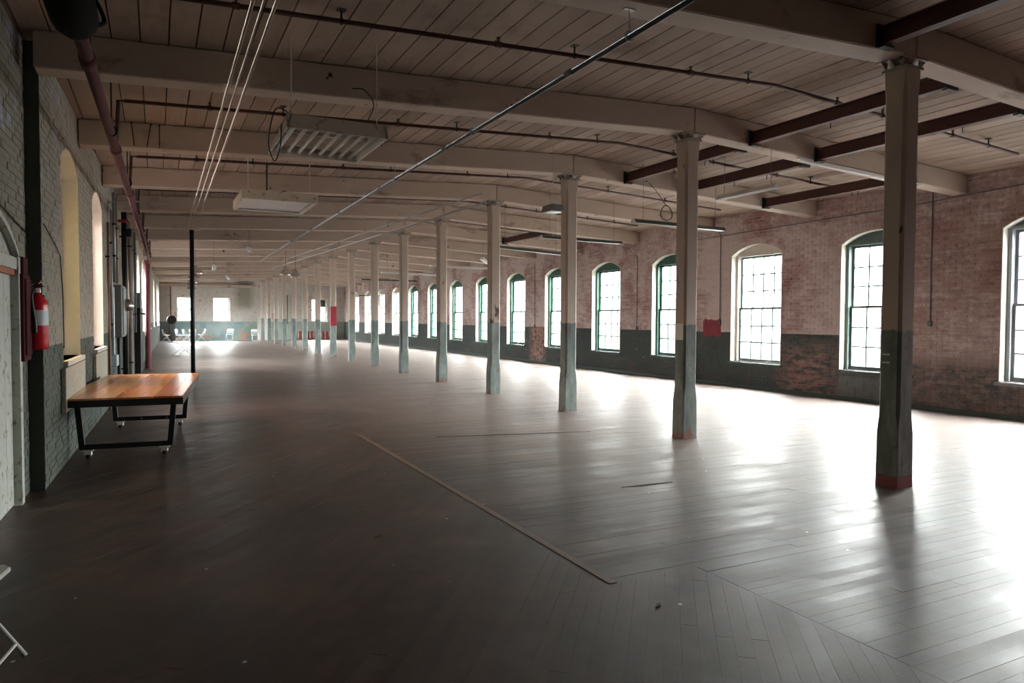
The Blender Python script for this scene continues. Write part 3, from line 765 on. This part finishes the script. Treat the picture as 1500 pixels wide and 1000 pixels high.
for x, k, z, lab in [(6.05, -1, 4.27, 'red steel joist overhead at the top right, beside the nearest column'), (9.2, -1, 4.14, 'red steel joist overhead at the top right corner, farther from the nearest column'),
                  (7.62, 0, 4.22, 'red steel joist behind the top of the nearest column, higher one'), (8.95, 0, 4.13, 'red steel joist behind the top of the nearest column, lower one'),
                  (7.72, 1, 4.22, 'red steel joist between second and third beams, closest to the columns'), (9.05, 1, 4.13, 'red steel joist between second and third beams, middle one'),
                  (11.15, 1, 4.02, 'red steel joist between second and third beams, closest to the brick wall')]:
    joist(x, B[k+1]+e, B[k+2]-e, z, lab)
joist(9.83, B[5]+e, B[6]-e, 4.08, 'short red steel joist farther back above the dark strip lights')

# ------------------------------------------------------------------ pipes
pipe_profiles = {}
def pipe_z(x): return zceil(x)-.10
def sprinkler(k):
    y = Y0+BAY*k+1.62; x0 = LX(y)+.62; x1 = 11.6
    t = thing('sprinkler_pipe', 'dark red sprinkler pipe across the ceiling just beyond the %s' % ('beam over the %s column' % ORD[k] if k >= 0 else 'nearest overhead beam'), 'pipe', (0, y, 0), 0, 'sprinkler pipes across the ceiling')
    MB().tube([(x0, 0, pipe_z(x0)), (XC, 0, pipe_z(XC)), (x1, 0, pipe_z(x1))], .022, 8).build('pipe', M['redpipe'], t, True)
    for x in ([.6+2.35*i for i in range(5)]):
        z = pipe_z(x)
        MB().tube([(x, 0, z), (x, 0, z+.05)], .012, 6).tube([(x-.03, 0, z), (x+.03, 0, z)], .03, 8).lathe([(.003, .05), (.022, .06), (.022, .066), (.003, .07)], (x, 0, z), 8).build('sprinkler_head', M['redpipe'], t)
        xh = x+.85; z = pipe_z(xh)
        MB().tube([(xh, 0, z-.03), (xh, 0, zceil(xh))], .009, 6).tube([(xh-.012, 0, z), (xh+.012, 0, z)], .028, 8).box(xh-.035, -.035, zceil(xh)-.008, xh+.035, .035, zceil(xh)-.001).build('pipe_hanger', M['black'], t)
for k in range(-1, 15): sprinkler(k)

t = thing('sprinkler_main', 'faded red main pipe along the ceiling over the left wall', 'pipe', (0, 0, 0))
def mx(y): return -.52+.0135*y
zt = 3.86
MB().tube([(mx(YB+.1), YB+.1, 3.70), (mx(5), 5, 3.56), (mx(24.9), 24.9, 3.50)], .046, 12).build('pipe', M['mainpipe'], t, True)
v = MB().tube([(mx(4.7), 4.7, 3.585), (mx(4.9), 4.9, 3.575), (mx(5.0), 5.0, 3.57), (mx(5.35), 5.35, 3.555), (mx(5.45), 5.45, 3.55), (mx(5.6), 5.6, 3.545)], [.06, .11, .14, .14, .11, .06], 14).build('check_valve', M['soot'], t, True)
MB().cord([(mx(5.2)-.05, 5.2, 3.69), (mx(5.2)-.08, 5.3, 3.86), (mx(5.2)+.06, 5.5, 3.82), (mx(5.2)+.16, 5.5, 3.62), (mx(5.2)+.1, 5.3, 3.5)], .014).build('bypass_pipe', M['soot'], v)
for k in range(-1, 7):
    y = Y0+BAY*k+1.62; x = mx(y)
    MB().tube([(x, y-.10, 3.56-.001*y), (x, y+.10, 3.56-.001*y)], .058, 12).build('coupling', M['mainpipe'], t, True)
    MB().tube([(x, y, 3.58), (x+.03, y, pipe_z(x)), (LX(y)+.63, y, pipe_z(x))], .022, 8).build('branch', M['redpipe'], t, True)
    MB().tube([(x, y-.9, 3.5), (x, y-.9, zceil(x)-.0)], .008, 6).tube([(x, y-.92, 3.555), (x, y-.88, 3.555)], .06, 10).build('pipe_hanger', M['black'], t)
t = thing('riser_pipe', 'thick faded red riser pipe standing by the left wall behind the pole', 'pipe', (-.25, 25.05, 0))
MB().tube([(0, 0, 0), (0, 0, 3.42)], .085, 16).build('pipe', M['pinkpipe'], t, True)
MB().lathe([(.0, .02), (.14, .02), (.14, 0)], n=16).build('floor_flange', M['pinkpipe'], t)
MB().tube([(0, 0, 3.3), (0, 0, 3.42)], .11, 16).build('coupling', M['pinkpipe'], t)

def long_conduit(x0, x1, y0, y1, z, r, mat, label, name='conduit', hang=None):
    t = thing(name, label, 'conduit', (0, 0, 0))
    MB().tube([(x0, y0, z), (x1, y1, z)], r, 8).build('pipe', mat, t, True)
    if hang:
        for k in hang:
            y = Y0+BAY*k; x = x0+(x1-x0)*(y-y0)/(y1-y0); zb = zceil(x)-BEAM_H-.004
            MB().tube([(x, y, z+.03), (x, y, zb)], .004, 5).tube([(x, y-.006, z+.01), (x, y+.006, z+.01)], r+.022, 10).box(x-.05, y-.02, zb-.006, x+.05, y+.02, zb).build('hanger', M['conduit'], t)
            MB().tube([(x-.0, y-.05+.9, z), (x+.002, y+.95, z)], r*1.35, 8).build('coupling', mat, t)
    return t
long_conduit(3.22, 3.62, -1.5, 29, 3.83, .021, M['darkconduit'], 'dark grey conduit hung diagonally in view down the left aisle ceiling', hang=range(-1, 6))
long_conduit(.60, .72, -1.5, 20.0, 3.90, .013, M['creamconduit'], 'left thin cream conduit of the three beneath the beams, above the table')
long_conduit(.67, .80, -1.5, 20.0, 3.905, .009, M['creamconduit'], 'middle thin cream conduit of the three beneath the beams')
long_conduit(.74, .90, -1.5, 20.0, 3.90, .013, M['creamconduit'], 'right thin cream conduit of the three beneath the beams')
long_conduit(6.0, 5.0, 13.2, 36, 4.0, .018, M['conduit'], 'galvanised conduit slanting behind the third and fourth columns')
long_conduit(5.4, 4.6, 12.0, 30, 3.95, .014, M['conduit'], 'thin galvanised conduit reaching the grey box lamp')

# thin black pole
t = thing('steel_pole', 'thin black steel pole standing alone behind the table', 'pole', (.84, Y0+BAY*5, 0))
zb = zceil(.84)-BEAM_H-.004
MB().tube([(0, 0, .012), (0, 0, zb-.03)], .055, 12).build('shaft', M['black'], t, True)
MB().box(-.12, -.12, 0, .12, .12, .014).build('base_plate', M['black'], t); MB().box(-.3, -.1, zb-.03, .2, .1, zb).build('head_board', M['beam'], t)

# conduits dropped down the right wall
for i, (y, z0, z1) in enumerate([(8.19, 1.63, 4.0), (13.62, 1.60, 3.75), (17.07, 1.42, 3.45), (23.4, 1.4, 3.6)]):
    t = thing('wall_conduit', 'thin conduit with outlet box dropped down the right wall, %s from the camera' % ORD[i], 'conduit', (XR-.02, y, 0), 0, 'conduits on the right wall')
    MB().tube([(0, 0, z0), (0, 0, z1), (-.03, .02, z1+.08)], .011, 6).build('pipe', M['darkconduit'], t)
    MB().box(-.025, -.035, z0-.10, .018, .035, z0).build('outlet_box', M['darkconduit'], t, bevel=.005)
tag(MB().tube([(XR-.02, 5.3, 3.93), (XR-.02, 8.4, 3.80), (XR-.02, 14.5, 3.72)], .009, 6).build('wall_wire', M['darkconduit']), 'thin dark wire running along the top of the right wall', 'wire')

# ------------------------------------------------------------------ lamps
def rods(t, pts, z0):
    for (x, y) in pts:
        wx, wy = t.location.x+x, t.location.y+y; zc_ = zceil(wx)-t.location.z
        MB().tube([(x, y, z0), (x, y, zc_-.003)], .006, 5).build('hanger_rod', M['fixture'], t)
# eight tube fixture
FX, FY, FZ = 1.57, 7.42, 3.40
t = thing('tube_fixture', 'large open ceiling fixture with eight white tubes hung over the table side', 'lamp', (FX, FY, FZ))
hx, hy = .48, .60; H_ = .13
MB().box(-hx, -hy, 0, hx, -hy+.015, H_).build('side_panel', M['fixture'], t); MB().box(-hx, hy-.015, 0, hx, hy, H_*.8).build('side_panel', M['fixture'], t)
for s in (-1, 1):
    MB().add([(s*hx, -hy, 0), (s*hx, hy, 0), (s*(hx-.04), hy, H_), (s*(hx-.04), -hy, H_), (s*(hx-.012), -hy, 0), (s*(hx-.012), hy, 0), (s*(hx-.052), hy, H_), (s*(hx-.052), -hy, H_)],
             [(0,1,2,3),(7,6,5,4),(0,4,5,1),(3,2,6,7),(0,3,7,4),(1,5,6,2)]).build('end_reflector', M['white'], t)
for i in range(8):
    if i < 7: pass
    x = -hx+.09+(2*hx-.18)*i/7
    MB().tube([(x, -hy+.03, .045), (x, hy-.03, .045)], .019, 10).build('tube', M['tube'], t, True)
    MB().box(x-.02, -hy+.014, .02, x+.02, -hy+.035, .07).box(x-.02, hy-.035, .02, x+.02, hy-.014, .07).build('lampholder', M['white'], t)
MB().box(-hx+.02, -.03, H_-.03, hx-.02, .03, H_).build('cross_rail', M['fixture'], t); MB().box(-hx+.02, hy-.10, H_-.04, hx-.02, hy-.016, H_-.028).build('cross_rail', M['fixture'], t)
rods(t, [(-hx+.05, -hy+.05), (hx-.1, -hy+.05)], H_)
MB().cord([(-.42, -.55, .12), (-.56, -.5, .18), (-.62, -.45, -.12), (-.56, -.4, -.28), (-.5, -.35, -.12), (-.48, -.3, .1)], .006, 6).build('cord', M['rubber'], t)
MB().cord([(.3, -.3, .13), (.45, -.2, .42), (.38, -.1, .60), (.28, 0, .63)], .006, 6).build('cord', M['rubber'], t)
# panel fixture
t = thing('panel_fixture', 'smaller cream ceiling fixture with a closed milky panel, behind the eight tube one', 'lamp', (1.69, 11.82, 3.40))
hx, hy = .55, .66
MB().box(-hx, -hy, 0, hx, -hy+.02, .14).box(-hx, hy-.02, 0, hx, hy, .14).box(-hx, -hy+.02, 0, -hx+.02, hy-.02, .14).box(hx-.02, -hy+.02, 0, hx, hy-.02, .14).box(-hx+.02, -hy+.02, .12, hx-.02, hy-.02, .14).build('housing', M['fixture'], t)
MB().box(-hx+.06, -hy+.06, .03, hx-.06, hy-.06, .036).build('diffuser', M['diffuser'], t)
MB().box(-hx+.02, -hy+.02, .005, -hx+.06, hy-.02, .02).box(hx-.06, -hy+.02, .005, hx-.02, hy-.02, .02).box(-hx+.06, -hy+.02, .005, hx-.06, -hy+.06, .02).box(-hx+.06, hy-.06, .005, hx-.06, hy-.02, .02).build('rim', M['white'], t)
MB().tube([(-.15, -.3, .14), (-.15, -.3, .62)], .012, 6).box(-.2, -.34, .14, -.1, -.26, .19).build('stem', M['black'], t)
rods(t, [(-.45, -.55), (.45, -.55)], .14)
MB().cord([(0, -.3, .16), (.12, -.25, .22), (.2, -.2, .16)], .008, 6).build('cord', M['rubber'], t)

def strip_light(x0, y0, x1, y1, z, label, dark=True, group='strip lights in the right aisle', wd=.15):
    cx, cy = (x0+x1)/2, (y0+y1)/2; L = math.hypot(x1-x0, y1-y0)/2
    t = thing('strip_light', label, 'lamp', (cx, cy, z), math.atan2(y1-y0, x1-x0), group)
    hm = M['darkfixture'] if dark else M['white']; w2 = wd/2
    MB().prism([(-w2, 0), (-w2*.35, .07), (w2*.35, .07), (w2, 0), (w2*.94, 0), (w2*.32, .062), (-w2*.32, .062), (-w2*.94, 0)], 'x', -L, L).build('reflector', hm, t)
    for s in (-1, 1):
        MB().prism([(-w2, 0), (-w2*.35, .07), (w2*.35, .07), (w2, 0)], 'x', s*L-.004, s*L+.004).build('end_cap', M['white'], t)
        MB().tube([(-L+.02, s*w2*.45, .015), (L-.02, s*w2*.45, .015)], .017, 8).build('tube', M['tube'], t, True)
    for s in (-.8, .8):
        zc_ = zceil(cx+s*L*math.cos(math.atan2(y1-y0, x1-x0)))-z
        MB().tube([(s*L, 0, .07), (s*L, 0, zc_-.004)], .004, 5).build('hanger_wire', M['darkconduit'], t)
    return t
a = strip_light(7.66, 10.45, 9.95, 10.62, 3.37, 'dark strip light with a coiled cord, nearest of the dark ones, behind the second column')
MB().tube([(-.35+.14*math.cos(q*.45), .02*math.sin(q*.9), .24+.14*math.sin(q*.45)) for q in range(30)], .008, 6).tube([(-.35, 0, .36), (-.55, .05, .62), (-.7, .1, .78)], .006, 6).build('cord', M['rubber'], a)
strip_light(7.42, 13.42, 9.65, 13.62, 3.37, 'dark strip light behind the third column')
strip_light(7.55, 15.85, 9.9, 16.75, 3.37, 'dark strip light partly hidden by the fourth column')
strip_light(8.0, 7.47, 8.02, 8.67, 3.54, 'white strip light pointing down the hall right of the second column', False)
strip_light(9.2, 20.5, 10.6, 22.8, 3.5, 'white strip light slanting down the hall behind the fourth column', False)
strip_light(8.4, 23.0, 11.0, 23.2, 3.4, 'white strip light across the aisle behind the fifth column', False)
strip_light(8.0, 27.5, 10.4, 27.8, 3.4, 'white strip light across the aisle, far down near the sixth column', False)
strip_light(8.6, 33.0, 11.4, 33.2, 3.4, 'dark strip light farthest down the right aisle')
t = thing('beam_strip_light', 'thin white strip light fixed under the beam beside the nearest column', 'lamp', (9.9, 7.60, 3.93), 0)
MB().prism([(-1.35, .10), (1.5, -.035), (1.5, -.005), (-1.35, .13)], 'y', -.03, .03).build('housing', M['white'], t)
MB().tube([(-1.3, 0, .085), (1.45, 0, -.05)], .014, 8).build('tube', M['tube'], t)
t = thing('emergency_lamp', 'small black twin head lamp under the beam right of the nearest column', 'lamp', (10.9, 7.52, 3.74))
MB().box(-.06, -.05, .02, .06, .05, .12).build('body', M['black'], t); MB().tube([(0, 0, .12), (0, 0, .24)], .012, 6).build('stem', M['black'], t)
for s in (-1, 1): MB().tube([(s*.03, -.02, .1), (s*.10, -.06, .16)], [.03, .055], 10).build('lamp_head', M['black'], t)
t = thing('box_lamp', 'small grey box lamp hung left of the third column top', 'lamp', (5.86, 10.2, 3.40))
MB().prism([(-.14, .0), (.14, 0), (.11, .11), (-.11, .11)], 'y', -.16, .16).build('housing', M['greybox'], t, bevel=.01); MB().box(-.11, -.13, -.008, .11, .13, .0).build('lens', M['tube'], t)
MB().tube([(0, 0, .11), (0, 0, zceil(5.86)-3.405)], .006, 5).build('stem', M['conduit'], t)
def pendant(x, y, z, label, r=.22, group=None):
    t = thing('dome_lamp', label, 'lamp', (x, y, z), 0, group)
    MB().lathe([(r, 0), (r*.92, .07), (r*.55, .17), (.06, .22), (.05, .30), (.0, .31)], n=16).build('shade', M['chrome'], t, True)
    MB().lathe([(.0, .02), (.07, .04), (.09, .10), (.05, .18)], n=10).build('bulb', M['tube'], t, True)
    MB().tube([(0, 0, .30), (0, 0, zceil(x)-z-.003)], .006, 5).build('stem', M['black'], t)
for i, (x, y) in enumerate([(1.29, 28.1), (1.39, 31.9), (1.52, 35.6), (1.62, 39.6), (1.78, 44.0)]):
    pendant(x, y, 3.22, '%s of the chrome dome lamps in a row behind the black pole' % ORD[i], .24, 'dome lamps in a row')
pendant(4.28, 27.2, 3.22, 'chrome dome lamp hung before the far columns, left of two', .2)
pendant(4.83, 28.4, 3.22, 'chrome dome lamp hung before the far columns, right of two', .2)
strip_light(1.75, 26.0, 1.9, 28.2, 3.35, 'white strip light hung down the left aisle right of the dome lamps', False, None)
strip_light(2.3, 21.0, 2.5, 22.2, 3.55, 'short white strip light in the left aisle beyond the black pole', False, None)
strip_light(2.9, 35.0, 3.3, 38.2, 3.5, 'far white strip light down the left aisle', False, None)

# ------------------------------------------------------------------ left wall services
def Lp(y, off, z=0): p = WLM @ Vector((off, y, z)); return p
tag(MB().box(.0, -.48, 1.25, .055, -.17, 2.02).box(.0, -.44, 2.02, .05, -.23, 2.17).box(.055, -.44, 1.3, .07, -.21, 1.98).build('hose_board', M['boardred'], bevel=.012),
    'dark red wooden backboard on the wall between the door and the fire extinguisher', 'board').matrix_world = WLM @ Matrix.Translation((REC+.002, 7.93, 0))
ex = thing('fire_extinguisher', 'red fire extinguisher with pale label hung on the pilaster at the left', 'extinguisher', (-.985, 7.80, 1.345))
r = .088
MB().lathe([(.0, 0), (r*.9, 0), (r, .02), (r, .40), (r*.93, .445), (r*.6, .485), (.03, .505), (.03, .53), (.0, .53)], n=20).build('cylinder', M['extred'], ex, True)
MB().lathe([(r+.0015, .22), (r+.0015, .36)], n=20).build('label', M['paper'], ex, True)
MB().box(-.03, -.03, .52, .03, .03, .56).bar((-.06, .02, .555), (.07, -.08, .58), .03, .016).bar((-.06, .02, .57), (.05, -.07, .625), .03, .014).build('valve_handle', M['chrome'], ex)
MB().cord([(-.02, -.03, .54), (-.03, -.10, .49), (-.02, -.115, .38), (-.005, -.12, .26), (.0, -.12, .15)], .018, 8).build('hose', M['rubber'], ex, True)
MB().box(-.05, .09, .1, .05, .118, .5).build('bracket', M['black'], ex)
def wall_pipe(y, off, z0, z1, r, mat, label, extra=None):
    p = Lp(y, off); t = thing('vertical_pipe', label, 'pipe', (p.x, p.y, 0), LANG, 'vertical pipes on the left wall')
    MB().tube([(0, 0, z0), (0, 0, z1)], r, 8).build('pipe', mat, t, True)
    for z in (z0+.5, z1-.6): MB().box(-off, -r-.02, z-.015, r, r+.02, z+.015).build('clamp', M['black'], t)
    return t
specs = [(14.35, .05, .0, 3.3, .022, 'brownpipe', 'thin brown pipe on the left wall just beyond the bright arched window'),
         (15.0, .05, 1.0, 3.6, .014, 'conduit', 'thin galvanised pipe left of the grey wall box'),
         (15.5, .06, 2.3, 4.0, .03, 'conduit', 'galvanised pipe rising from the grey wall box'),
         (16.2, .06, 2.3, 4.0, .02, 'creamconduit', 'cream pipe rising from the right of the grey wall box'),
         (17.8, .09, 0., 4.0, .055, 'black', 'thick black vertical pipe among the left wall pipes'),
         (18.9, .05, 0., 4.0, .035, 'brownpipe', 'brown vertical pipe right of the thick black one'),
         (20.2, .07, 0., 4.0, .05, 'creamconduit', 'thick cream vertical pipe in the middle of the bundle'),
         (21.4, .06, 1.2, 4.0, .03, 'conduit', 'shiny galvanised vertical pipe near the steel post'),
         (22.6, .06, 1.2, 4.0, .03, 'greybox', 'grey vertical pipe beside the steel post')]
for y, off, z0, z1, r_, m_, lab in specs: wall_pipe(y, off, z0, z1, r_, M[m_], lab)
p = Lp(15.75, .0); t = thing('wall_box', 'tall grey service box with a bulging meter on the left wall', 'box', (p.x, p.y, 0), LANG)
MB().box(.0, -.45, 1.25, .20, .45, 2.25).build('body', M['greybox'], t, bevel=.02)
MB().box(.2, -.40, 1.3, .215, .40, 2.2).build('door', M['greybox'], t, bevel=.004)
MB().lathe([(.0, 0), (.12, .03), (.14, .12), (.10, .22), (.0, .25)], (.23, .1, 1.75), 12).build('meter', M['chrome'], t, True)
MB().tube([(.1, 0, .3), (.1, 0, 1.25)], .03, 8).build('feed_pipe', M['black'], t)
p = Lp(15.2, .0); t = thing('junction_box', 'small pale blue junction box low on the left wall above the table', 'box', (p.x, p.y, 0), LANG)
MB().box(.0, -.22, .72, .12, .22, .93).build('body', simple('pale blue box paint', (.45, .52, .58), .5), t, bevel=.01); MB().tube([(.06, 0, .93), (.06, 0, 2.2)], .014, 6).build('conduit', M['conduit'], t)
p = Lp(23.9, .0); t = thing('steel_post', 'tall dark steel post against the left wall beside the riser pipe', 'post', (p.x, p.y, 0), LANG)
MB().box(0, -.7, 0, .16, .7, 1.9).build('lower_box', M['black'], t, bevel=.01); MB().box(.02, -.3, 1.9, .14, .3, 2.35).build('upper_box', M['greybox'], t)
MB().bar((.1, -.4, 1.75), (.30, -1.9, 1.72), .05, .05).build('lever_arm', M['black'], t)
p = Lp(16.6, .0); t = thing('red_valve', 'small red valve handle high on the left wall', 'valve', (p.x, p.y, 0), LANG)
MB().tube([(.0, 0, 3.6), (.22, 0, 3.6)], .03, 8).tube([(.22, -.12, 3.6), (.22, .12, 3.6)], .035, 8).build('wheel', simple('valve red', (.40, .03, .03), .5), t)
MB().box(.2, -.10, 3.28, .3, .10, 3.44).build('bell', M['black'], t)
t = thing('hook_conduit', 'pale thin conduit bent over from the left wall below the third beam', 'conduit', (0, 0, 0))
MB().cord([Lp(14.6, .04, 1.6), Lp(14.6, .04, 3.55), Lp(14.6, .07, 3.66), Lp(14.6, .18, 3.72), Lp(14.6, .6, 3.73), Lp(14.6, .95, 3.73)], .013, 6).build('pipe', M['conduit'], t, True)
tag(MB().tube([Lp(6.0, REC+.01, 2.62), Lp(7.9, REC+.01, 2.42)], .006, 5).tube([Lp(8.0, .015, 2.52), Lp(8.6, .015, 2.40), Lp(9.0, .015, 2.30), Lp(9.14, .015, 1.9), Lp(9.17, .015, 1.3)], .006, 5).build('wall_cable', M['rubber']), 'thin dark cable looping along the left wall to the first arched window', 'cable')
t = thing('hook_rods', 'three short hooked rods hanging from the beam near the left wall', 'rods', (-.12, Y0+BAY*2-.2, 3.9))
for dx, tl in ((-.12, -.03), (.03, .05), (.18, .0)): MB().tube([(dx, 0, 0), (dx+tl, 0, .30)], .007, 5).tube([(dx+tl-.012, 0, .30), (dx+tl+.012, 0, .30)], .012, 6).build('rod', M['black'], t)
# ------------------------------------------------------------------ table
t = thing('work_table', 'orange varnished plank work table on black steel legs with casters', 'table', (-.205, 10.78, 0), R(-5.5))
TL, TW, TZ = 3.55, 1.28, .745
n = 9; ws = [1.0, .8, 1.1, .9, .6, 1.1, .9, 1.2, .8]; sm = sum(ws); x = -TW/2
for i in range(n):
    w_ = TW*ws[i]/sm
    o = MB().box(-w_/2+.0012, -TL/2, -.022, w_/2-.0012, TL/2, .0).build('plank', M['table'], t, bevel=.002); o.location = (x+w_/2, 0, TZ); x += w_
MB().box(-TW/2, -TL/2+.01, TZ-.10, TW/2, -TL/2+.05, TZ-.022).box(-TW/2, TL/2-.05, TZ-.10, TW/2, TL/2-.01, TZ-.022).box(-TW/2, -TL/2+.05, TZ-.10, -TW/2+.04, TL/2-.05, TZ-.022).box(TW/2-.04, -TL/2+.05, TZ-.10, TW/2, TL/2-.05, TZ-.022).build('apron', M['black'], t)
for yy in (-1.28, 1.15):
    for s in (-1, 1):
        MB().bar((s*.46, yy, .11), (s*.51, yy, TZ-.05), .07, .06).build('leg', M['black'], t)
        c = MB().tube([(s*.40-.02, yy-.02, .045), (s*.40+.02, yy-.02, .045)], .045, 12).build('caster', M['rubber'], t, True)
        MB().box(s*.40-.055, yy-.07, .086, s*.40+.055, yy+.05, .10).box(s*.40-.036, yy-.065, .035, s*.40-.026, yy+.03, .09).box(s*.40+.026, yy-.065, .035, s*.40+.036, yy+.03, .09).box(s*.40-.036, yy-.068, .05, s*.40+.036, yy-.06, .09).build('caster_fork', M['white'], c)
    MB().box(-.48, yy-.02, .10, .48, yy+.02, .16).build('stretcher', M['black'], t)
for x in (-.12, .22): MB().tube([(x, 1.125, .13), (x, 1.11, .13)], .016, 8).build('bolt', M['chrome'], t)

# ------------------------------------------------------------------ folding chairs
def make_chair(label, mat, group=None):
    t = thing('folding_chair', label, 'chair', (0, 0, 0), 0, group); w_ = .21
    pts = [(-.2, -.19), (.2, -.19), (.215, -.15), (.215, .17), (.17, .21), (-.17, .21), (-.215, .17), (-.215, -.15)]
    MB().prism(pts, 'z', .43, .455).build('seat', mat, t, bevel=.006)
    MB().prism([(-.20, .66), (-.17, .64), (.17, .64), (.20, .66), (.20, .80), (.16, .83), (-.16, .83), (-.20, .80)], 'y', -.235, -.215).build('backrest', mat, t, bevel=.004)
    MB().box(-.19, -.215, .54, .19, -.2, .58).build('lower_slat', mat, t)
    for s in (-1, 1):
        MB().tube([(s*w_, .25, 0), (s*w_, -.04, .43), (s*w_, -.225, .72), (s*w_*.95, -.23, .82)], .011, 8).build('leg', mat, t, True)
        MB().tube([(s*(w_-.025), -.27, 0), (s*(w_-.025), .12, .43)], .011, 8).build('leg', mat, t, True)
    MB().tube([(-w_, .21, .06), (w_, .21, .06)], .008, 6).build('crossbar', mat, t); MB().tube([(-w_+.025, -.23, .06), (w_-.025, -.23, .06)], .008, 6).build('crossbar', mat, t)
    return t
ch0 = make_chair('white folding chair farthest left by the far left corner', M['chair'], 'folding chairs at the far end')
def put(x, y, rz, label, first=False):
    c = ch0 if first else copy_tree(ch0)
    c.location = (x, y, 0); c.rotation_euler = (0, 0, rz); c['label'] = label
put(.55, 51.6, R(-80), 'white folding chair farthest left by the far left corner', True)
put(1.35, 51.4, R(-70), 'white folding chair second from the left at the far end', )
put(1.75, 51.0, R(-110), 'white folding chair just left of the black pole, third from the left')
put(2.1, 52.0, R(10), 'white folding chair seen through the black pole, backrest upright')
put(2.7, 52.3, R(95), 'white folding chair just right of the black pole')
put(4.5, 52.6, R(160), 'lone white folding chair under the second far window')
put(5.95, 50.6, R(190), 'white folding chair beside the pale cabinet')
t = thing('collapsed_chair', 'white folding chair tipped over on the floor left of the black pole', 'chair', (1.06, 33.6, 0), R(25), 'folding chairs at the far end')
MB().box(-.32, -.2, .20, .05, .2, .225, Matrix.Rotation(R(-38), 4, 'Y')).build('seat', M['chair'], t)
for s in (-1, 1):
    MB().tube([(-.42, s*.2, .02), (.38, s*.2, .52)], .012, 6).build('leg', M['chair'], t); MB().tube([(-.25, s*.18, .52), (.36, s*.18, .02)], .012, 6).build('leg', M['chair'], t)
MB().box(-.34, -.2, .50, .3, .2, .525).build('backrest', M['chair'], t)
nc = make_chair('grey white folding chair cut off at the left edge near the camera', M['greychair'])
nc.location = (-.87, 3.93, 0); nc.rotation_euler = (0, 0, R(-100))

# ------------------------------------------------------------------ far end
t = thing('tall_cabinet', 'pale grey tall cabinet against the far end wall', 'cabinet', (6.78, YF-.22, 0))
MB().box(-.32, -.2, 0, .32, .2, 1.72).build('body', simple('pale cabinet paint', (.55, .55, .54), .6), t, bevel=.01); MB().box(-.30, -.215, .05, .30, -.2, 1.68).build('door', M['whitewood'], t)
for i, x in enumerate((8.42, 9.0)):
    tag(MB().box(x-.17, YF-.06, 1.15, x+.17, YF-.01, 3.26).build('dark_board', M['darkgreen'], bevel=.01), '%s of two tall dark green boards on the far end wall' % ('left', 'right')[i], 'board')
t = thing('long_radiator', 'long low red radiator with pale fins under the far end window', 'radiator', (10.45, YF-.25, 0))
MB().box(-1.2, -.03, .08, 1.2, .10, .18).box(-1.2, -.03, .50, 1.2, .10, .60).build('body', M['radred'], t)
for i in range(26): MB().box(-1.18+i*.093, -.06, .05, -1.18+i*.093+.045, .10, .62).build('fin', M['radred'] if i % 3 else M['whitewood'], t)
t = thing('stand_fan', 'dark pedestal fan with a tall thin pole in the far left corner', 'fan', (.85, 50.2, 0))
MB().tube([(0, 0, .02), (0, 0, 1.3)], .03, 8).build('pole', M['black'], t); MB().lathe([(.0, .05), (.25, .02), (.27, 0)], n=16).build('base', M['black'], t)
o = MB().lathe([(.0, -.06), (.26, -.04), (.29, 0), (.26, .04), (.0, .06)], n=18).build('fan_cage', M['black'], t); o.location = (0, 0, 1.45); o.rotation_euler = (R(90), 0, 0)
tag(MB().tube([(.42+.45, YF-.06, .0), (.42+.45, YF-.06, 3.72)], .035, 8).build('corner_pipe', M['brownpipe']), 'thin brown vertical pipe on the far end wall left of the windows', 'pipe')
t = thing('far_shelf', 'dark narrow shelf bracket beside the far right corner', 'shelf', (12.0, 44.0, 0))
MB().box(-.65, -.1, 3.0, .66, .1, 3.06).build('shelf_board', M['black'], t); MB().bar((.6, 0, 2.4), (.6, 0, 3.0), .05, .05).build('bracket', M['black'], t)
